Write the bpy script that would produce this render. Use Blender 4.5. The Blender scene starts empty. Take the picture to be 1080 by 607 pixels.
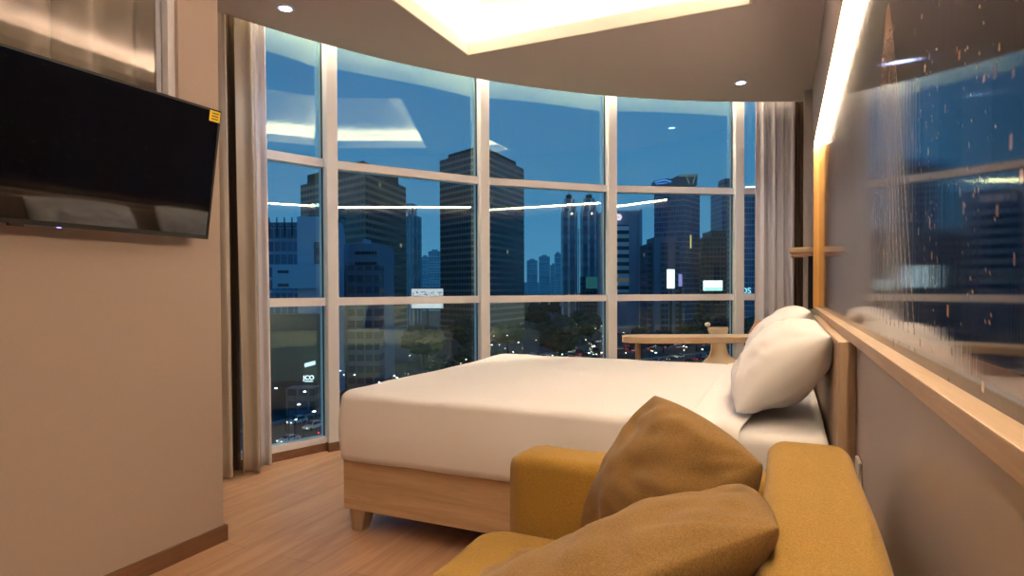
import bpy, bmesh, math, random
from math import sin, cos, pi, radians, atan2, sqrt, tan
from mathutils import Vector, Matrix, noise
random.seed(7)
S = bpy.context.scene
COL = S.collection
A0 = radians(24.2); F = 640.0; CAMZ = 1.1
CA, SA = cos(A0), sin(A0)

def P(u, v, Z):
    """world position of something seen at pixel (u,v) standing Z metres deep"""
    lat = (u-540)/F*Z; z = CAMZ+(303-v)/F*Z
    return Vector((lat*CA-Z*SA, Z*CA+lat*SA, z))

# ------------------------------------------------------------------ materials
MATS = {}
def nmat(name):
    m = bpy.data.materials.new(name); m.use_nodes = True
    nt = m.node_tree; b = nt.nodes['Principled BSDF']
    MATS[name] = m
    return m, nt, b
def N(nt, t, **kw):
    n = nt.nodes.new(t)
    for k, v in kw.items():
        if k.startswith('i_'):
            n.inputs[k[2:].replace('_', ' ')].default_value = v
        else: setattr(n, k, v)
    return n
def L(nt, a, b): nt.links.new(a, b)
def mix(nt, fac, a, b):
    n = nt.nodes.new('ShaderNodeMix'); n.data_type = 'RGBA'
    for sock, v in ((n.inputs[0], fac), (n.inputs[6], a), (n.inputs[7], b)):
        if hasattr(v, 'is_linked'): nt.links.new(v, sock)
        elif isinstance(v, (int, float)): sock.default_value = v
        else: sock.default_value = (*v, 1) if len(v) == 3 else v
    return n.outputs[2]
def mth(nt, op, a, b=None, c=None):
    n = nt.nodes.new('ShaderNodeMath'); n.operation = op
    for i, v in enumerate((a, b, c)):
        if v is None: continue
        if hasattr(v, 'is_linked'): nt.links.new(v, n.inputs[i])
        else: n.inputs[i].default_value = v
    return n.outputs[0]
def simple(name, col, rough=.5, metal=0, spec=.5, bump=0, bscale=200, emit=None, es=0, var=0, vscale=5, sheen=0, stretch=None):
    m, nt, b = nmat(name)
    b.inputs['Base Color'].default_value = (*col, 1)
    b.inputs['Roughness'].default_value = rough
    b.inputs['Metallic'].default_value = metal
    b.inputs['Specular IOR Level'].default_value = spec
    if sheen: b.inputs['Sheen Weight'].default_value = sheen
    if emit:
        b.inputs['Emission Color'].default_value = (*emit, 1); b.inputs['Emission Strength'].default_value = es
    if bump or var:
        tc = N(nt, 'ShaderNodeTexCoord'); mp = N(nt, 'ShaderNodeMapping'); L(nt, tc.outputs['Object'], mp.inputs[0])
        if stretch: mp.inputs['Scale'].default_value = stretch
    if var:
        n = N(nt, 'ShaderNodeTexNoise', i_Scale=vscale, i_Detail=6.0); L(nt, mp.outputs[0], n.inputs['Vector'])
        c = mix(nt, n.outputs[0], tuple(x*(1-var) for x in col), tuple(min(1, x*(1+var)) for x in col))
        L(nt, c, b.inputs['Base Color'])
    if bump:
        n = N(nt, 'ShaderNodeTexNoise', i_Scale=bscale, i_Detail=4.0); L(nt, mp.outputs[0], n.inputs['Vector'])
        bp = N(nt, 'ShaderNodeBump', i_Strength=bump, i_Distance=.002); L(nt, n.outputs[0], bp.inputs['Height']); L(nt, bp.outputs[0], b.inputs['Normal'])
    return m
def wood(name, c1, c2, axis='Y', rough=.45, gscale=1.0, plank=False):
    m, nt, b = nmat(name)
    tc = N(nt, 'ShaderNodeTexCoord'); mp = N(nt, 'ShaderNodeMapping'); L(nt, tc.outputs['Object'], mp.inputs[0])
    st = {'X': (1, 12, 12), 'Y': (12, 1, 12), 'Z': (12, 12, 1)}[axis]
    mp.inputs['Scale'].default_value = tuple(s*gscale for s in st)
    n = N(nt, 'ShaderNodeTexNoise', i_Scale=2.2, i_Detail=8.0, i_Roughness=.62, i_Distortion=.6); L(nt, mp.outputs[0], n.inputs['Vector'])
    r = N(nt, 'ShaderNodeValToRGB'); L(nt, n.outputs[0], r.inputs[0])
    r.color_ramp.elements[0].position = .32; r.color_ramp.elements[0].color = (*c1, 1)
    r.color_ramp.elements[1].position = .68; r.color_ramp.elements[1].color = (*c2, 1)
    out = r.outputs[0]
    n2 = N(nt, 'ShaderNodeTexNoise', i_Scale=14.0, i_Detail=5.0); L(nt, mp.outputs[0], n2.inputs['Vector'])
    out = mix(nt, mth(nt, 'MULTIPLY', n2.outputs[0], .35), out, tuple(x*.6 for x in c1))
    if plank:
        mp2 = N(nt, 'ShaderNodeMapping'); L(nt, tc.outputs['Object'], mp2.inputs[0]); mp2.inputs['Rotation'].default_value = (0, 0, pi/2)
        bk = N(nt, 'ShaderNodeTexBrick', i_Scale=1.0, i_Mortar_Size=.0012, i_Brick_Width=1.25, i_Row_Height=.19)
        bk.inputs['Color1'].default_value = (.88, .88, .88, 1); bk.inputs['Color2'].default_value = (1.08, 1.08, 1.08, 1)
        bk.inputs['Mortar'].default_value = (.45, .42, .4, 1)
        L(nt, mp2.outputs[0], bk.inputs['Vector'])
        mm = N(nt, 'ShaderNodeMix', data_type='RGBA', blend_type='MULTIPLY'); mm.inputs[0].default_value = 1
        L(nt, out, mm.inputs[6]); L(nt, bk.outputs[0], mm.inputs[7]); out = mm.outputs[2]
    L(nt, out, b.inputs['Base Color']); b.inputs['Roughness'].default_value = rough
    bp = N(nt, 'ShaderNodeBump', i_Strength=.15, i_Distance=.002); L(nt, n2.outputs[0], bp.inputs['Height']); L(nt, bp.outputs[0], b.inputs['Normal'])
    return m
def fabric(name, col, col2, scale=900, rough=.95, bump=.5, sheen=.2, fold=0):
    m, nt, b = nmat(name)
    tc = N(nt, 'ShaderNodeTexCoord')
    n = N(nt, 'ShaderNodeTexNoise', i_Scale=float(scale)*.35, i_Detail=3.0, i_Roughness=.8); L(nt, tc.outputs['Object'], n.inputs['Vector'])
    r = N(nt, 'ShaderNodeValToRGB'); L(nt, n.outputs[0], r.inputs[0])
    r.color_ramp.elements[0].position = .35; r.color_ramp.elements[0].color = (*col, 1)
    r.color_ramp.elements[1].position = .65; r.color_ramp.elements[1].color = (*col2, 1)
    L(nt, r.outputs[0], b.inputs['Base Color']); b.inputs['Roughness'].default_value = rough
    b.inputs['Sheen Weight'].default_value = sheen; b.inputs['Specular IOR Level'].default_value = .2
    h = n.outputs[0]
    if fold:
        n3 = N(nt, 'ShaderNodeTexNoise', i_Scale=9.0, i_Detail=4.0, i_Distortion=1.2); L(nt, tc.outputs['Object'], n3.inputs['Vector'])
        bp2 = N(nt, 'ShaderNodeBump', i_Strength=fold, i_Distance=.02); L(nt, n3.outputs[0], bp2.inputs['Height'])
    bp = N(nt, 'ShaderNodeBump', i_Strength=bump, i_Distance=.0012); L(nt, h, bp.inputs['Height'])
    if fold: L(nt, bp2.outputs[0], bp.inputs['Normal'])
    L(nt, bp.outputs[0], b.inputs['Normal'])
    return m
def glow(name, col, s): return simple(name, (0, 0, 0), 1, emit=col, es=s, spec=0)
def facade(name, wall_, glass_, fh=3.6, bay=3.0, band=.5, col=.15, rough=.25, lit=.002, litcol=(1, .75, .45), ls=.16, vert=False):
    wall = tuple(min(.8, x*3.7) for x in wall_); glass = tuple(x*3.2 for x in glass_)
    m, nt, b = nmat(name)
    uv = N(nt, 'ShaderNodeUVMap'); sp = N(nt, 'ShaderNodeSeparateXYZ'); L(nt, uv.outputs[0], sp.inputs[0])
    fu = mth(nt, 'DIVIDE', sp.outputs[0], bay); fv = mth(nt, 'DIVIDE', sp.outputs[1], fh)
    a = mth(nt, 'GREATER_THAN', mth(nt, 'FRACT', fv), 1-band)
    c = mth(nt, 'GREATER_THAN', mth(nt, 'FRACT', fu), col)
    w = mth(nt, 'MULTIPLY', a, c) if not vert else c
    cx = N(nt, 'ShaderNodeCombineXYZ'); L(nt, mth(nt, 'FLOOR', fu), cx.inputs[0]); L(nt, mth(nt, 'FLOOR', fv), cx.inputs[1])
    wn = N(nt, 'ShaderNodeTexWhiteNoise', noise_dimensions='2D'); L(nt, cx.outputs[0], wn.inputs['Vector'])
    wn2 = N(nt, 'ShaderNodeTexWhiteNoise', noise_dimensions='1D'); L(nt, mth(nt, 'FLOOR', fv), wn2.inputs['W'])
    gl = mix(nt, wn.outputs[0], tuple(x*.7 for x in glass), tuple(x*1.3 for x in glass))
    wl = mix(nt, wn2.outputs[0], tuple(x*.8 for x in wall), tuple(x*1.2 for x in wall))
    L(nt, mix(nt, w, wl, gl), b.inputs['Base Color'])
    L(nt, mth(nt, 'SUBTRACT', .85, mth(nt, 'MULTIPLY', w, .85-rough)), b.inputs['Roughness'])
    b.inputs['Specular IOR Level'].default_value = .35
    on = mth(nt, 'MULTIPLY', mth(nt, 'LESS_THAN', wn.outputs[0], lit), w)
    b.inputs['Emission Color'].default_value = (*litcol, 1)
    L(nt, mth(nt, 'MULTIPLY', on, ls), b.inputs['Emission Strength'])
    return m

WARM = (1, .74, .50)
M = dict(
 wall=simple('wall_paper', (.42, .335, .29), .8, bump=.25, bscale=260, var=.03, vscale=90),
 wallR=simple('wall_panel_grey', (.40, .35, .33), .45, bump=.12, bscale=420),
 ceil=simple('ceiling_paint', (.50, .43, .43), .9, bump=.1, bscale=300),
 cove=simple('cove_paint', (.9, .85, .72), .9),
 white=simple('window_frame_paint', (.74, .75, .82), .4),
 dark=simple('gasket', (.02, .02, .022), .5),
 floor=wood('floor_wood', (.44, .25, .145), (.62, .38, .235), 'Y', .42, .8, plank=True),
 base=wood('baseboard_wood', (.16, .075, .04), (.24, .12, .065), 'Y', .5),
 oak=wood('oak_x', (.50, .33, .19), (.68, .48, .30), 'X', .5),
 oakY=wood('oak_y', (.46, .31, .19), (.62, .45, .29), 'Y', .45),
 oakZ=wood('oak_z', (.42, .29, .19), (.56, .41, .28), 'Z', .5),
 beech=wood('beech', (.58, .40, .24), (.70, .52, .34), 'X', .4),
 red=wood('red_wood', (.36, .19, .12), (.48, .27, .17), 'X', .5),
 sheet=fabric('bed_linen', (.84, .83, .86), (.88, .87, .90), 1800, .9, .12, .05, fold=.0),
 sofa=fabric('mustard_tweed', (.28, .152, .026), (.44, .262, .056), 1100, 1, .6, .15),
 cush=fabric('brown_mustard_tweed', (.19, .105, .032), (.31, .18, .060), 1000, 1, .6, .15),
 drape=fabric('taupe_drape', (.46, .40, .34), (.52, .46, .39), 1500, .9, .2, .1),
 sheer=fabric('pale_sheer', (.58, .57, .64), (.64, .63, .70), 1500, .9, .1, .1),
 brown=fabric('brown_drape_and_fold_shade', (.06, .035, .022), (.08, .05, .03), 1500, .9, .2, .1),
 black=simple('tv_plastic', (.012, .012, .013), .35),
 screen=simple('tv_glass', (.004, .004, .006), .04, spec=.9),
 metal=simple('brushed_metal', (.6, .58, .56), .35, metal=1),
 yellow=simple('yellow_sticker', (.85, .62, .02), .6),
 ink=simple('ink', (.08, .05, .02), .6),
 led=glow('led_warm', (1, .79, .71), 26),
 ledp=glow('led_picture', (1, .77, .50), 52),
 ledw=glow('led_window', (1, .84, .62), 75),
 cool=glow('downlight_cool', (.42, .52, 1), 14),
 warmd=glow('downlight_warm', (1, .66, .36), 45),
 plate=simple('socket_plastic', (.8, .78, .75), .35),
 chair=simple('chair_shell', (.50, .38, .25), .6, bump=.1),
)
def glassmat(k=2.0, tint=(.87, .96, .96, 1), gt=(.80, 1, .72, 1), lo=.09):
    m, nt, b = nmat('window_glass'); nt.nodes.remove(b)
    out = nt.nodes['Material Output']
    t = N(nt, 'ShaderNodeBsdfTransparent'); t.inputs[0].default_value = tint
    g = N(nt, 'ShaderNodeBsdfGlossy'); g.inputs['Roughness'].default_value = 0; g.inputs[0].default_value = gt
    fr = N(nt, 'ShaderNodeFresnel', i_IOR=1.5)
    f = mth(nt, 'MINIMUM', mth(nt, 'MAXIMUM', mth(nt, 'MULTIPLY', fr.outputs[0], k), lo), 1.0)
    mx = N(nt, 'ShaderNodeMixShader'); L(nt, f, mx.inputs[0]); L(nt, t.outputs[0], mx.inputs[1]); L(nt, g.outputs[0], mx.inputs[2])
    L(nt, mx.outputs[0], out.inputs[0]); return m
M['glass'] = glassmat(); M['glass2'] = glassmat(.8, (.97, .97, .97, 1), (1, .97, .92, 1), .0)

# ------------------------------------------------------------------ helpers
def link(name, bm, mat, parent=None, smooth=False, kind=None, loc=None):
    me = bpy.data.meshes.new(name); bm.normal_update(); bm.to_mesh(me); bm.free()
    o = bpy.data.objects.new(name, me); COL.objects.link(o)
    for mm in (mat if isinstance(mat, (list, tuple)) else [mat]): me.materials.append(mm)
    if smooth:
        for p in me.polygons: p.use_smooth = True
    if parent: o.parent = parent
    if kind: o['kind'] = kind
    if loc: o.location = loc
    return o
def tag(o, label, cat, group=None, kind=None):
    o['label'] = label; o['category'] = cat
    if group: o['group'] = group
    if kind: o['kind'] = kind
    return o
def empty(name, loc=(0, 0, 0), rz=0):
    o = bpy.data.objects.new(name, None); COL.objects.link(o); o.location = loc; o.rotation_euler = (0, 0, rz)
    o.empty_display_size = .1
    return o
def B(bm, x0, x1, y0, y1, z0, z1, mi=0):
    vs = [bm.verts.new((x, y, z)) for z in (z0, z1) for y in (y0, y1) for x in (x0, x1)]
    for f in ((0, 2, 3, 1), (4, 5, 7, 6), (0, 1, 5, 4), (2, 6, 7, 3), (0, 4, 6, 2), (1, 3, 7, 5)):
        fc = bm.faces.new([vs[i] for i in f]); fc.material_index = mi
    return vs
def box(*a, bevel=0, seg=2):
    bm = bmesh.new(); B(bm, *a)
    if bevel: bmesh.ops.bevel(bm, geom=bm.edges[:], offset=bevel, segments=seg, profile=.6, affect='EDGES')
    return bm
def obox(bm, p0, p1, wid, z0, z1, off=0):
    """box along the floor line p0->p1, wid wide, shifted off sideways"""
    p0 = Vector(p0[:2]); p1 = Vector(p1[:2]); d = (p1-p0).normalized(); n = Vector((-d.y, d.x))
    c = [p0+n*(off-wid/2), p1+n*(off-wid/2), p1+n*(off+wid/2), p0+n*(off+wid/2)]
    prism(bm, c, z0, z1)
def prism(bm, pts, z0, z1, mi=0):
    n = len(pts)
    a = [bm.verts.new((p[0], p[1], z0)) for p in pts]; b = [bm.verts.new((p[0], p[1], z1)) for p in pts]
    fs = [bm.faces.new(a[::-1]), bm.faces.new(b)] + [bm.faces.new((a[i], a[(i+1) % n], b[(i+1) % n], b[i])) for i in range(n)]
    for f in fs: f.material_index = mi
    bmesh.ops.recalc_face_normals(bm, faces=fs)
    return fs
def tube(bm, pts, r, n=10):
    rings = []
    for i, p in enumerate(pts):
        p = Vector(p); t = (Vector(pts[min(i+1, len(pts)-1)])-Vector(pts[max(i-1, 0)])).normalized()
        x = t.orthogonal().normalized(); y = t.cross(x)
        rr = r[i] if isinstance(r, (list, tuple)) else r
        rings.append([bm.verts.new(p+x*cos(2*pi*k/n)*rr+y*sin(2*pi*k/n)*rr) for k in range(n)])
    for a, b in zip(rings, rings[1:]):
        for k in range(n): bm.faces.new((a[k], a[(k+1) % n], b[(k+1) % n], b[k]))
    bm.faces.new(rings[0][::-1]); bm.faces.new(rings[-1])
def lathe(bm, prof, n=32, c=(0, 0, 0)):
    rings = [[bm.verts.new((c[0]+r*cos(2*pi*k/n), c[1]+r*sin(2*pi*k/n), c[2]+z)) for k in range(n)] for r, z in prof]
    for a, b in zip(rings, rings[1:]):
        for k in range(n): bm.faces.new((a[k], a[(k+1) % n], b[(k+1) % n], b[k]))
    bm.faces.new(rings[0][::-1]); bm.faces.new(rings[-1])
    bmesh.ops.recalc_face_normals(bm, faces=bm.faces[:])
def soft(o, levels=2):
    md = o.modifiers.new('sub', 'SUBSURF'); md.levels = levels; md.render_levels = levels
def dup(root, label=None, group=None):
    r = root.copy(); COL.objects.link(r)
    if label: r['label'] = label
    if group: r['group'] = group
    for ch in list(root.children):
        c = ch.copy(); COL.objects.link(c); c.parent = r
        for g in list(ch.children):
            d = g.copy(); COL.objects.link(d); d.parent = c
    return r
def text_mesh(name, txt, size, mat, mw, parent=None, ext=.002):
    cu = bpy.data.curves.new(name, 'FONT'); cu.body = txt; cu.size = size; cu.extrude = ext; cu.align_x = 'CENTER'; cu.align_y = 'CENTER'
    tmp = bpy.data.objects.new(name+'_tmp', cu); COL.objects.link(tmp)
    dg = bpy.context.evaluated_depsgraph_get(); me = bpy.data.meshes.new_from_object(tmp.evaluated_get(dg))
    bpy.data.objects.remove(tmp); bpy.data.curves.remove(cu)
    me.transform(mw); me.materials.clear(); me.materials.append(mat)
    o = bpy.data.objects.new(name, me); COL.objects.link(o)
    if parent: o.parent = parent
    return o

# ------------------------------------------------------------------ camera
cam = bpy.data.cameras.new('camera'); co = bpy.data.objects.new('camera', cam); COL.objects.link(co)
cam.sensor_width = 36; cam.lens = F/1080*36
PITCH = radians(.9)
co.matrix_world = Matrix.Translation((0, 0, CAMZ)) @ Matrix.Rotation(A0, 4, 'Z') @ Matrix.Rotation(pi/2-PITCH, 4, 'X') @ Matrix.Rotation(radians(-.22), 4, 'Z')
cam.shift_y = F*tan(PITCH)/1080
cam.clip_start = .02; cam.clip_end = 6000
S.camera = co
S.view_settings.view_transform = 'Standard'; S.view_settings.look = 'None'
S.view_settings.exposure = .95; S.view_settings.gamma = 1; S.view_settings.use_curve_mapping = False

# ------------------------------------------------------------------ world: dusk sky
w = bpy.data.worlds.new('dusk'); S.world = w; w.use_nodes = True; nt = w.node_tree
bg = nt.nodes['Background']
tc = N(nt, 'ShaderNodeTexCoord'); sp = N(nt, 'ShaderNodeSeparateXYZ'); L(nt, tc.outputs['Generated'], sp.inputs[0])
nz = N(nt, 'ShaderNodeTexNoise', i_Scale=2.5, i_Detail=5.0); mp = N(nt, 'ShaderNodeMapping'); mp.inputs['Scale'].default_value = (1, 1, 5)
L(nt, tc.outputs['Generated'], mp.inputs[0]); L(nt, mp.outputs[0], nz.inputs['Vector'])
hh = mth(nt, 'ADD', sp.outputs[2], mth(nt, 'MULTIPLY', mth(nt, 'SUBTRACT', nz.outputs[0], .5), .12))
r = N(nt, 'ShaderNodeValToRGB'); L(nt, hh, r.inputs[0])
e = r.color_ramp.elements
e[0].position = 0; e[0].color = (.080, .24, .40, 1)
e[1].position = .75; e[1].color = (.012, .075, .22, 1)
x = e.new(.12); x.color = (.048, .185, .355, 1)
x = e.new(.35); x.color = (.030, .145, .32, 1)
L(nt, r.outputs[0], bg.inputs[0]); bg.inputs[1].default_value = .78

# ------------------------------------------------------------------ room geometry numbers
XR = .20; XL = -2.24; CZ = 2.68; SLAB = 2.95
CC = Vector((1.93, .98)); RG = 5.32; GAP = .21
ANG = [radians(a) for a in (167.2, 154.27, 141.10, 128.58, 115.93, 103.2)]
MU = [CC+Vector((cos(a), sin(a)))*RG for a in ANG]
def arc(r, a): return CC+Vector((cos(a), sin(a)))*r
RE = RG-GAP
def yc(x, r=RE): return CC.y+sqrt(max(r*r-(x-CC.x)**2, 0))

# floor follows the curved glass
YB = -2.6
bm = bmesh.new()
pts = [arc(RG+.05, radians(a)) for a in [172-1.5*k for k in range(0, 48)]]
pts = [p for p in pts if p.x < XR+.1]
poly = [(XR+.1, YB), (XR+.1, pts[-1].y+.02)] + [(p.x, p.y) for p in reversed(pts)] + [(pts[0].x, YB)]
prism(bm, poly, -.12, 0)
link('floor', bm, M['floor'], kind='structure')

# ceiling with light cove opening
CX0, CX1, CY0, CY1 = -1.97, -.17, .75, 3.66
bm = bmesh.new()
def strip(xa, xb, ya, n=None):
    n = n or max(2, int((xb-xa)/.05))
    for i in range(n):
        x0 = xa+(xb-xa)*i/n; x1 = xa+(xb-xa)*(i+1)/n
        prism(bm, [(x0, ya), (x1, ya), (x1, yc(x1)), (x0, yc(x0))], CZ, CZ+.07)
xmin = CC.x-RE+.0005
xs = [xmin+(CX0-xmin)*(k/40)**2 for k in range(41)]
for x0, x1 in zip(xs, xs[1:]):
    prism(bm, [(x0, YB), (x1, YB), (x1, yc(x1)), (x0, yc(x0))], CZ, CZ+.07)
strip(CX0, CX1, CY1); strip(CX1, XR, YB)
prism(bm, [(CX0, YB), (CX1, YB), (CX1, CY0), (CX0, CY0)], CZ, CZ+.07)
bmesh.ops.remove_doubles(bm, verts=bm.verts, dist=.0001)
link('ceiling', bm, M['ceil'], kind='structure')
# raised cove lid and its side walls
bm = bmesh.new(); m_ = .17
B(bm, CX0-m_, CX1+m_, CY0-m_, CY1+m_, CZ+.20, CZ+.27)
B(bm, CX0-m_-.02, CX0-m_, CY0-m_, CY1+m_, CZ+.07, CZ+.24); B(bm, CX1+m_, CX1+m_+.02, CY0-m_, CY1+m_, CZ+.07, CZ+.24)
B(bm, CX0-m_, CX1+m_, CY0-m_-.02, CY0-m_, CZ+.07, CZ+.24); B(bm, CX0-m_, CX1+m_, CY1+m_, CY1+m_+.02, CZ+.07, CZ+.24)
link('trim_1', bm, M['cove'], kind='structure')
# lip of the cove
bm = bmesh.new(); t = .012
B(bm, CX0, CX0+t, CY0, CY1, CZ-.002, CZ+.082); B(bm, CX1-t, CX1, CY0, CY1, CZ-.002, CZ+.082)
B(bm, CX0, CX1, CY0, CY0+t, CZ-.002, CZ+.082); B(bm, CX0, CX1, CY1-t, CY1, CZ-.002, CZ+.082)
link('trim_2', bm, M['cove'], kind='structure')
t = tag(empty('cove_light', ((CX0+CX1)/2, (CY0+CY1)/2, CZ+.1)), 'warm LED strip light glowing inside the raised ceiling cove', 'ceiling light')
def rel(o, bm): bmesh.ops.translate(bm, verts=bm.verts, vec=-Vector(o.location)); return bm
for a in ((CX0-.11, CX0-.085, CY0, CY1), (CX1+.085, CX1+.11, CY0, CY1), (CX0-.07, CX1+.07, CY0-.11, CY0-.085), (CX0-.07, CX1+.07, CY1+.085, CY1+.11)):
    link('light_strip', rel(t, box(*a, CZ+.085, CZ+.10)), M['led'], t)
# slab above everything
bm = bmesh.new()
pts = [arc(RG+.05, radians(a)) for a in [172-1.5*k for k in range(0, 48)]]
pts = [p for p in pts if p.x < XR+.1]
prism(bm, [(XR+.1, YB), (XR+.1, pts[-1].y+.02)] + [(p.x, p.y) for p in reversed(pts)] + [(-3.5, 2.32), (-3.5, YB)], SLAB+.02, SLAB+.1)
link('ceiling_slab', bm, M['ceil'], kind='structure')

# right wall: lower panel, band over the picture, far part
YF = 4.62; ZP0 = .965; ZP1 = 2.07
bm = bmesh.new()
B(bm, XR, XR+.12, YB, 6.55, 0, .935); B(bm, XR, XR+.12, YB, 6.55, ZP1+.03, SLAB+.02)
B(bm, XR, XR+.12, YF+.03, 6.55, .935, ZP1+.03); B(bm, XR-.06, XR, 5.45, 5.64, 0, SLAB); B(bm, XR+.05, XR+.12, YB, YF+.03, .935, ZP1+.03)
link('wall_right', bm, M['wallR'], kind='structure')
bm = bmesh.new(); B(bm, -4.2, XR+.1, YB-.1, YB, 0, SLAB+.02); link('wall_back', bm, M['wall'], kind='structure')
# left partition with interior window opening
WY0, WY1, WZ0, WZ1 = -.4, 1.70, 1.45, 2.52
bm = bmesh.new(); X0, X1 = XL-.10, XL; YE = 1.89
B(bm, X0, X1, YB, YE, 0, WZ0); B(bm, X0, X1, YB, YE, WZ1, CZ); B(bm, X0, X1, WY1, YE, WZ0, WZ1); B(bm, X0, X1, YB, WY0, WZ0, WZ1)
link('wall_left', bm, M['wall'], kind='structure')
bm = bmesh.new(); B(bm, -3.42, X0, YE-.10, YE-.005, 0, SLAB+.02); B(bm, -3.5, -3.42, YB, 2.3, 0, SLAB+.02)
B(bm, -3.42, -3.22, YE-.005, 2.32, 0, SLAB+.02)
link('wall_recess', bm, M['wall'], kind='structure')
bm = bmesh.new(); B(bm, XL, XL+.014, YB, YE+.012, 0, .068); B(bm, X0, XL, YE, YE+.012, 0, .068); link('baseboard_left', bm, M['base'], kind='structure')

# interior window frame + glass
w2 = empty('window_2', (XL, (WY0+WY1)/2, (WZ0+WZ1)/2)); w2['kind'] = 'structure'
bm = bmesh.new(); f = .03
B(bm, XL-.09, XL-.02, WY1-f, WY1, WZ0, WZ1); B(bm, XL-.09, XL-.02, WY0, WY0+f, WZ0, WZ1); B(bm, XL-.09, XL-.02, WY0, WY1, WZ0, WZ0+f); B(bm, XL-.09, XL-.02, WY0, WY1, WZ1-f, WZ1)
link('window_frame', rel(w2, bm), M['white'], w2)
link('window_pane', rel(w2, box(XL-.060, XL-.054, WY0+f, WY1-f, WZ0+f, WZ1-f)), M['glass2'], w2)

# ------------------------------------------------------------------ curved curtain wall
w1 = empty('window_1', (MU[2].x, MU[2].y, 0)); w1['kind'] = 'structure'
ZT, ZL = 1.948, 1.012
for i, (p, a) in enumerate(zip(MU, ANG)):
    if i == 5: continue
    n = Vector((cos(a), sin(a)))
    bm = bmesh.new(); obox(bm, p-n*.085, p+n*.055, .078, .0, SLAB)
    bmesh.ops.bevel(bm, geom=bm.edges[:], offset=.004, segments=1, affect='EDGES')
    link('mullion', rel(w1, bm), M['white'], w1)
for i in range(5):
    p0, p1 = MU[i], MU[i+1]
    if i == 4:
        tt = (XR+.0-p0.x)/(p1.x-p0.x); p1 = p0+(p1-p0)*tt
    d = (p1-p0).normalized()
    a0, a1 = p0+d*.036, p1-d*(.036 if i < 4 else 0)
    for z, h in ((ZT, .056), (ZL, .054)):
        bm = bmesh.new(); obox(bm, a0, a1, .085, z-h/2, z+h/2, off=.0); link('transom', rel(w1, bm), M['white'], w1)
    bm = bmesh.new(); obox(bm, a0, a1, .085, .05, .095); link('sill', rel(w1, bm), M['white'], w1)
    bm = bmesh.new(); obox(bm, a0, a1, .085, SLAB-.06, SLAB); link('head_rail', rel(w1, bm), M['white'], w1)
    for za, zb in ((.095, ZL-.027), (ZL+.027, ZT-.028), (ZT+.028, SLAB-.06)):
        bm = bmesh.new(); obox(bm, a0, a1, .006, za, zb, off=.0); link('window_pane', rel(w1, bm), M['glass'], w1)
        bm = bmesh.new(); obox(bm, a0, a0+d*.006, .02, za, zb); obox(bm, a1-d*.006, a1, .02, za, zb); link('gasket', rel(w1, bm), M['dark'], w1)
# baseboard at the foot of the glazing
bm = bmesh.new()
for i in range(5):
    p0, p1 = MU[i], MU[i+1]
    if i == 4: p1 = p0+(p1-p0)*((XR-p0.x)/(p1.x-p0.x))
    obox(bm, p0, p1, .10, 0, .055)
for i, (p, a) in enumerate(zip(MU, ANG)):
    if i == 5: continue
    n = Vector((cos(a), sin(a))); obox(bm, p-n*.10, p+n*.05, .095, 0, .06)
link('baseboard_window', bm, M['base'], kind='structure')
# LED tape lighting the curtain pocket
t = tag(empty('pocket_light', (MU[2].x, MU[2].y-.3, CZ+.1)), 'warm LED strip hidden in the ceiling pocket along the curved window', 'ceiling light')
bm = bmesh.new(); n = 60
for k in range(n):
    a0 = radians(165-62*k/n); a1 = radians(165-62*(k+1)/n)
    q = [arc(RE+.095, a0), arc(RE+.115, a0), arc(RE+.115, a1), arc(RE+.095, a1)]
    if max(v.x for v in q) > XR-.01: break
    prism(bm, q, SLAB-.004, SLAB+.012)
link('light_strip', rel(t, bm), M['ledw'], t)
bm = bmesh.new()
for k in range(80):
    a0 = radians(172-70*k/80); a1 = radians(172-70*(k+1)/80)
    q = [arc(RE-.014, a0), arc(RE+.001, a0), arc(RE+.001, a1), arc(RE-.014, a1)]
    if max(v.x for v in q) > XR+.02: break
    prism(bm, q, CZ, SLAB+.02)
link('trim_3', bm, M['cove'], kind='structure')

# ------------------------------------------------------------------ picture on the right wall
pic = tag(empty('wall_picture', (XR, 2.4, ZP0)), 'long glossy night-city picture in a lit wooden frame along the right wall', 'picture')
PY0 = -1.2
import numpy as np
ny, nz = 1100, 260
ys = np.linspace(PY0, YF, ny); zs = np.linspace(ZP0, ZP1, nz)
YY, ZZ = np.meshgrid(ys, zs)
rng = np.random.default_rng(3)
colr = np.zeros((nz, ny, 3)); colr[:] = (.010, .014, .035)
# purple grey far end, curtain reflection painted into the print, dark water at the bottom
far = np.clip((YY-1.7)/2.2, 0, 1)[..., None]
colr = colr*(1-far)+np.array((.045, .036, .05))*far
sky = np.clip((ZZ-1.45)/.6, 0, 1)[..., None]*.55
colr = colr*(1-sky)+np.array((.035, .022, .03))*sky
# towers of the printed skyline
for k in range(46):
    y0 = rng.uniform(PY0, YF); wd = rng.uniform(.04, .16); z1 = rng.uniform(1.15, 1.6)
    mk = (YY > y0) & (YY < y0+wd) & (ZZ < z1) & (ZZ > 1.05)
    colr[mk] = np.array((.012, .016, .04))*rng.uniform(.6, 2.2)
    sel = mk & (rng.random(YY.shape) < .02)
    colr[sel] = (.55, .36, .20)
# cable fan of a bridge
for k in range(14):
    yb = 1.28+.055*k; f = (1.75-ZZ)/(1.75-1.0); yl = 1.62+(yb-1.62)*np.clip(f, 0, 1)**.8
    mk = (np.abs(YY-yl) < .004) & (ZZ > .985) & (ZZ < 1.74)
    colr[mk] = (.60, .42, .30)
mk = np.abs(ZZ-1.0) < .012; colr[mk & (YY > .2)] = (.22, .13, .08)
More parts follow.
